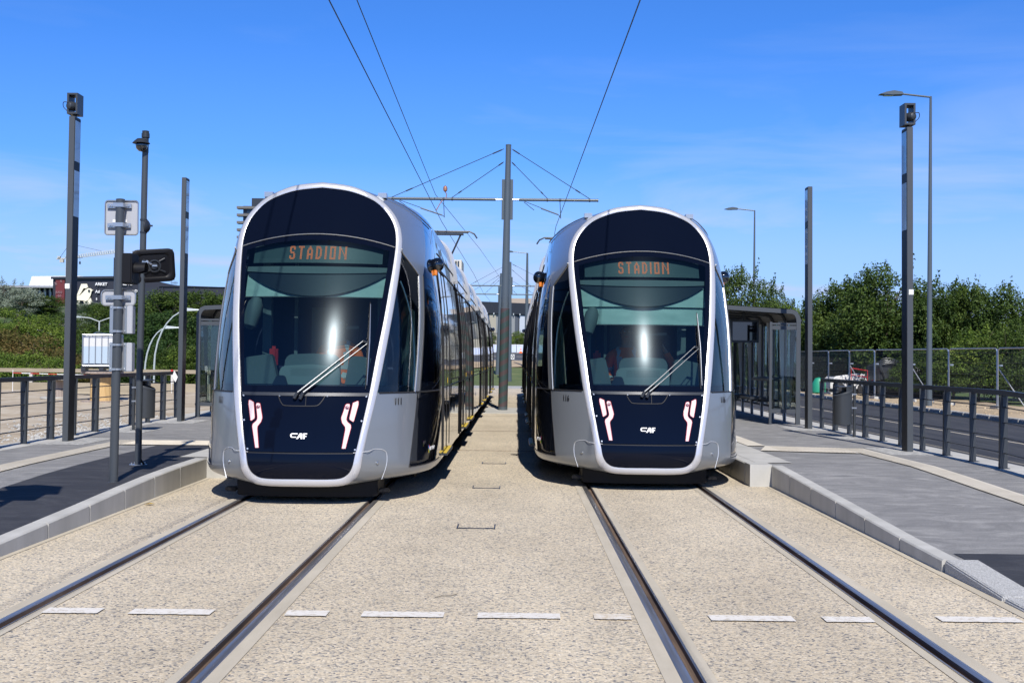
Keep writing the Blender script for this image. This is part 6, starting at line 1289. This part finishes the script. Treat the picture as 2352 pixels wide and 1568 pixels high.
# ================================================================== TREES
def leafmat(name, c0, c1, c2, rough=.55, tr=.28):
    m = bpy.data.materials.new(name); m.use_nodes = True; nt = m.node_tree; b = bs(m); o = nt.nodes['Material Output']
    g = N(nt, 'ShaderNodeNewGeometry'); r = N(nt, 'ShaderNodeValToRGB'); el = r.color_ramp.elements; el[0].color = (*c0, 1); el[0].position = .1; el[1].color = (*c2, 1); el[1].position = .95; x = el.new(.5); x.color = (*c1, 1)
    t = N(nt, 'ShaderNodeTexCoord'); n = N(nt, 'ShaderNodeTexNoise'); n.inputs['Scale'].default_value = 2.2; n.inputs['Detail'].default_value = 3; nt.links.new(t.outputs['Object'], n.inputs['Vector'])
    mm = N(nt, 'ShaderNodeMath', operation='ADD'); m2 = N(nt, 'ShaderNodeMath', operation='MULTIPLY'); m2.inputs[1].default_value = .5; sb = N(nt, 'ShaderNodeMath', operation='MULTIPLY_ADD'); sb.inputs[1].default_value = 1.3; sb.inputs[2].default_value = -.38
    nt.links.new(g.outputs['Random Per Island'], m2.inputs[0]); nt.links.new(n.outputs[0], sb.inputs[0]); nt.links.new(m2.outputs[0], mm.inputs[0]); nt.links.new(sb.outputs[0], mm.inputs[1]); nt.links.new(mm.outputs[0], r.inputs[0])
    b.inputs['Roughness'].default_value = rough; b.inputs['Specular IOR Level'].default_value = .25; nt.links.new(r.outputs[0], b.inputs['Base Color'])
    tl = N(nt, 'ShaderNodeBsdfTranslucent'); nt.links.new(r.outputs[0], tl.inputs[0]); ms = N(nt, 'ShaderNodeMixShader'); ms.inputs[0].default_value = tr
    nt.links.new(b.outputs[0], ms.inputs[1]); nt.links.new(tl.outputs[0], ms.inputs[2]); nt.links.new(ms.outputs[0], o.inputs[0]); return m
LM = {'near': leafmat('leaves_near', (.022, .048, .009), (.052, .092, .016), (.11, .155, .03), tr=.22), 'green': leafmat('leaves_green', (.027, .054, .010), (.060, .104, .017), (.12, .165, .03)), 'dark': leafmat('leaves_dark', (.018, .046, .011), (.038, .082, .018), (.075, .125, .028)),
      'yellow': leafmat('leaves_light', (.06, .11, .016), (.13, .20, .03), (.23, .29, .05)), 'silver': leafmat('leaves_silver', (.15, .19, .13), (.27, .32, .24), (.42, .46, .38)),
      'red': leafmat('leaves_reddish', (.06, .07, .018), (.13, .115, .03), (.22, .14, .055))}
M['bark'] = mat('bark', (.09, .075, .055), .9)
def crown_mesh(name, seed, nclump, nleaf, leaf, material, spiky=0.0, low=False):
    rr = random.Random(seed); q = MB(); cl = []
    for i in range(nclump):
        while True:
            p = Vector((rr.uniform(-1, 1), rr.uniform(-1, 1), rr.uniform(-1, 1)))
            if .25 < p.length < 1: break
        p = p.normalized() * (p.length ** .45) * rr.uniform(.72, .92); 
        if low: p.z = abs(p.z) * 1.25 - .5 if rr.random() < .8 else p.z * .8
        cl.append((p, rr.uniform(.14, .30)))
    if spiky:
        for i in range(int(spiky)):
            a = rr.uniform(0, 6.28); t = rr.uniform(.1, .85); b_ = Vector((math.cos(a) * t, math.sin(a) * t, math.sqrt(1 - t * t) * .85)); d = Vector((math.cos(a) * .25, math.sin(a) * .25, 1)).normalized(); L_ = rr.uniform(.12, .34)
            for k in range(5): cl.append((b_ + d * L_ * k / 4, .085 * (1 - k / 6)))
    tot = sum(r_ ** 2 for _, r_ in cl)
    for c, r_ in cl:
        for _ in range(int(nleaf * r_ * r_ / tot)):
            n = Vector((rr.gauss(0, 1), rr.gauss(0, 1), rr.gauss(0, 1))).normalized(); rad = r_ * (rr.random() ** .35); p = c + Vector((n.x * rad, n.y * rad, n.z * rad * .8))
            nn = (n * .7 + Vector((rr.gauss(0, .5), rr.gauss(0, .5), rr.gauss(0, .5) + .45))).normalized(); u = nn.orthogonal().normalized(); a = rr.uniform(0, 6.28); u = (u * math.cos(a) + nn.cross(u) * math.sin(a)); v = nn.cross(u); s_ = leaf * rr.uniform(.6, 1.35)
            q.add([p - u * s_, p - v * s_ * .5 + nn * s_ * .15, p + u * s_, p + v * s_ * .5 + nn * s_ * .15], [(0, 1, 2, 3)])
    me = bpy.data.meshes.new(name); me.from_pydata([tuple(x) for x in q.v], [], q.f); me.materials.append(material); return me
CR = {}
for k, m_ in LM.items():
    if k == 'near': continue
    CR[k] = [crown_mesh('crown', 100 + i * 7 + len(k), 80, 13000, .030, m_, 9 if k in ('green', 'silver') else 4) for i in range(2)]
CR['near'] = [crown_mesh('crown', 300 + i, 120, 27000, .0265, LM['near'], 9) for i in range(3)]
CR['bush'] = [crown_mesh('crown', 400 + i, 66, 16000, .028, LM['green'], 5, True) for i in range(2)]
CR['ybush'] = [crown_mesh('crown', 420 + i, 66, 16000, .028, LM['yellow'], 5, True) for i in range(1)]
tq = MB(); rr = random.Random(2); tq.path([(0, 0, 0), (.02, .01, .35), (-.02, .02, .7), (0, 0, 1.15)], [.045, .034, .024, .008], 8)
for i in range(9):
    a = i * 2.4; z0_ = .3 + .07 * i; tq.path([(0, 0, z0_), (math.cos(a) * .22, math.sin(a) * .22, z0_ + .18), (math.cos(a) * .5, math.sin(a) * .5, z0_ + .42)], [.018, .012, .004], 5)
_to = tq.build('trunk', M['bark'], smooth=True); TRUNK = _to.data; bpy.data.objects.remove(_to)
cnt = {}
def tree(lab, kind, px, Y, top, rx, name='tree', cat='tree', group=None, zb=None, ry=None):
    p = at(px, top, Y); z0_ = terrain(p.x, Y) if zb is None else zb; H = p.z - z0_
    T = thing(name, lab, cat, (p.x, Y, z0_), 0, group); i = cnt.get(kind, 0); cnt[kind] = i + 1; rs = random.Random(int(px * 7 + Y))
    c = bpy.data.objects.new('crown', CR[kind][i % len(CR[kind])]); scn.collection.objects.link(c); c.parent = T; rz = H * (.50 if H < 3 * rx else .46); c.location = (0, 0, H - rz * .98); c.scale = (rx, (ry or rx) * rs.uniform(.85, 1.1), rz); c.rotation_euler = (0, 0, rs.uniform(0, 6.28))
    t = bpy.data.objects.new('trunk', TRUNK); scn.collection.objects.link(t); t.parent = T; t.scale = (max(1.5, rx * .8), max(1.5, rx * .8), H * .72)
    return T
GR, GL = 'leafy trees behind the mesh fence on the right', 'trees and bushes on the slope at left'
for lab, kind, px, Y, top, rx in [
    ('upright tree behind the roof of the right shelter, next to tram 116', 'near', 1705, 66, 612, 2.1), ('smaller feathery tree just right of the one by tram 116', 'near', 1772, 68, 655, 1.6),
    ('low pale green tree seen between shelter roof and plain mast', 'yellow', 1822, 66, 686, 1.9), ('pale green tree directly right of the plain right mast', 'green', 1880, 64, 684, 1.8),
    ('broad tree left of the tallest one on the right, over the bin', 'near', 1955, 62, 648, 2.4), ('tallest tree on the right, peaking left of the loudspeaker mast', 'near', 2040, 58, 606, 2.4),
    ('tree filling the gap behind the loudspeaker mast on the right', 'near', 2110, 58, 668, 2.2), ('tree right of the tall lamp pole on the right', 'near', 2178, 56, 648, 2.0), ('second tree right of the tall lamp pole', 'green', 2232, 55, 655, 1.8),
    ('tree near the right edge with a long twig reaching right', 'near', 2292, 54, 652, 1.9), ('rightmost tree, cut by the right edge of the photo', 'near', 2360, 53, 692, 2.0),
    ('dark tree low behind the shelter glass on the right', 'dark', 1750, 76, 705, 2.8), ('dark tree low behind the fence left of the excavator', 'dark', 1915, 70, 725, 3.0), ('dark tree low behind the excavator', 'dark', 2010, 66, 715, 3.2), ('dark tree low behind the loudspeaker mast', 'dark', 2120, 64, 720, 3.0)]:
    tree(lab, kind, px, Y, top, rx * (1.22 if kind == 'near' and px > 1900 else 1.05), group=GR, zb=-.05)
for lab, kind, px, Y, top, rx in [
    ('light green bush at the foot of the tall lamp pole', 'bush', 2118, 51, 790, 1.6), ('green bush behind the third mesh panel from the right', 'bush', 2190, 50, 770, 1.8), ('light green bush behind the second mesh panel from the right', 'ybush', 2248, 50, 745, 1.9),
    ('green bush behind the brace of the nearest mesh panel', 'bush', 2312, 49, 735, 1.9), ('green bush cut by the right edge of the photo', 'bush', 2375, 48, 740, 1.8), ('green bush behind the plain right mast, above the bin', 'bush', 1872, 66, 775, 1.6), ('small dark bush under the excavator boom', 'dark', 2060, 60, 800, 1.6)]:
    tree(lab, kind, px, Y, top, rx, name='bush', cat='bush', group=GR, zb=-.15)
for lab, kind, px, Y, top, rx in [
    ('silver green tree at the left edge of the photo below the finned hall', 'silver', 8, 150, 640, 4.2), ('silver green tree right of the one at the left edge', 'silver', 52, 148, 664, 4.0), ('dark olive tree right below the red banner', 'green', 118, 150, 684, 3.8), ('olive tree between the silver trees and the red banner', 'green', 88, 152, 678, 3.6),
    ('bright green tree at the left edge in mid slope', 'yellow', 12, 112, 708, 4.0), ('bright green tree right of the one at the left edge in mid slope', 'yellow', 66, 108, 716, 3.8), ('deep green tree left of the loudspeaker mast in mid slope', 'green', 122, 115, 722, 3.8),
    ('silver willow above the white tank below the bird sign', 'silver', 205, 145, 692, 3.6), ('second silver willow, lower right of the bird sign tree', 'silver', 188, 125, 722, 2.8), ('dark green tree behind the sign post', 'dark', 240, 140, 695, 3.8),
    ('dark green tree left of the camera pole below the mall wall', 'green', 290, 118, 676, 4.0), ('dark green tree right of the camera pole below the mall wall', 'dark', 335, 114, 679, 4.0), ('dark green tree left of the plain left mast below the mall wall', 'green', 380, 112, 672, 4.0),
    ('green tree right of the plain left mast below the mall wall', 'green', 436, 114, 668, 4.0), ('green tree above the left shelter', 'green', 485, 116, 671, 3.8), ('green tree directly beside the front of tram 111', 'green', 528, 116, 676, 3.6),
    ('dark tree behind the curved lamps, left one', 'dark', 310, 95, 728, 3.6), ('dark tree behind the curved lamps, middle one', 'dark', 352, 96, 712, 3.6), ('dark tree behind the curved lamps, right one', 'dark', 398, 94, 716, 3.6), ('dark tree behind the left shelter post', 'dark', 448, 92, 722, 3.4), ('dark tree seen through the left shelter glass', 'green', 492, 92, 730, 3.4),
    ('dark tree at left edge of the shelter row, behind tram 111', 'dark', 540, 92, 725, 3.4)]:
    tree(lab, kind, px, Y, top, rx, group=GL)
for lab, kind, px, Y, top, rx in [
    ('reddish brown bush at the left edge above the beige barrier', 'red', 20, 76, 748, 3.0), ('reddish bush between left edge and loudspeaker mast', 'red', 78, 74, 762, 2.8), ('green bush just left of the loudspeaker mast', 'yellow', 124, 78, 768, 2.6), ('reddish bush low beside the loudspeaker mast', 'red', 150, 68, 800, 2.2),
    ('green bush low at the left edge behind the barrier', 'yellow', 5, 66, 800, 2.2), ('yellow green bush low behind the barrier near the left edge', 'yellow', 62, 64, 808, 2.0), ('yellow green bush low behind the smaller drum', 'yellow', 112, 63, 812, 2.0), ('green bush behind the white tank', 'green', 200, 76, 755, 2.8), ('green bush behind the grey boxes of the sign post', 'dark', 262, 74, 745, 2.8),
    ('dark bush left of the curved lamps, low', 'dark', 308, 72, 770, 2.6), ('dark bush between the curved lamps, low', 'dark', 356, 70, 775, 2.4), ('light green bush beside the plain left mast, low', 'green', 398, 66, 795, 2.2), ('light green bush left of the shelter, low', 'yellow', 436, 66, 800, 2.0), ('green bush seen low through the left shelter glass', 'green', 478, 66, 790, 2.2), ('dark bush low beside tram 111', 'dark', 520, 68, 780, 2.4)]:
    tree(lab, kind, px, Y, top, rx, name='bush', cat='bush', group=GL)
for lab, kind, px, Y, top, rx in [('small bush before the clad building, left of the nearest mast', 'green', 1124, 147, 757, 1.0), ('small green bush before the clad building, right of the nearest mast', 'yellow', 1186, 148, 757, 1.3), ('tiny bush before the clad building, farther right', 'green', 1205, 148, 764, 1.2)]:
    tree(lab, kind, px, Y, top, rx, name='bush', cat='bush', group='bushes before the clad building')

# ================================================================== SMALL THINGS ON THE GROUND
q = MB(); q.add([(-3.90, 12.55, .012), (-3.84, 12.52, .03), (-3.79, 12.58, .016), (-3.85, 12.62, .02)], [(0, 1, 2, 3)]); tag(q.build('leaf', M['yellow'], fix=False), 'yellow dry leaf on the concrete at the foot of the left kerb', 'leaf')
q = MB(); q.path([(-.52, 7.88, .006), (-.47, 7.92, .010), (-.42, 7.94, .006), (-.38, 8.0, .008)], .002, 5); tag(q.build('twig', M['bark']), 'thin dry twig on the concrete between the tracks, beyond the dashed line', 'twig')
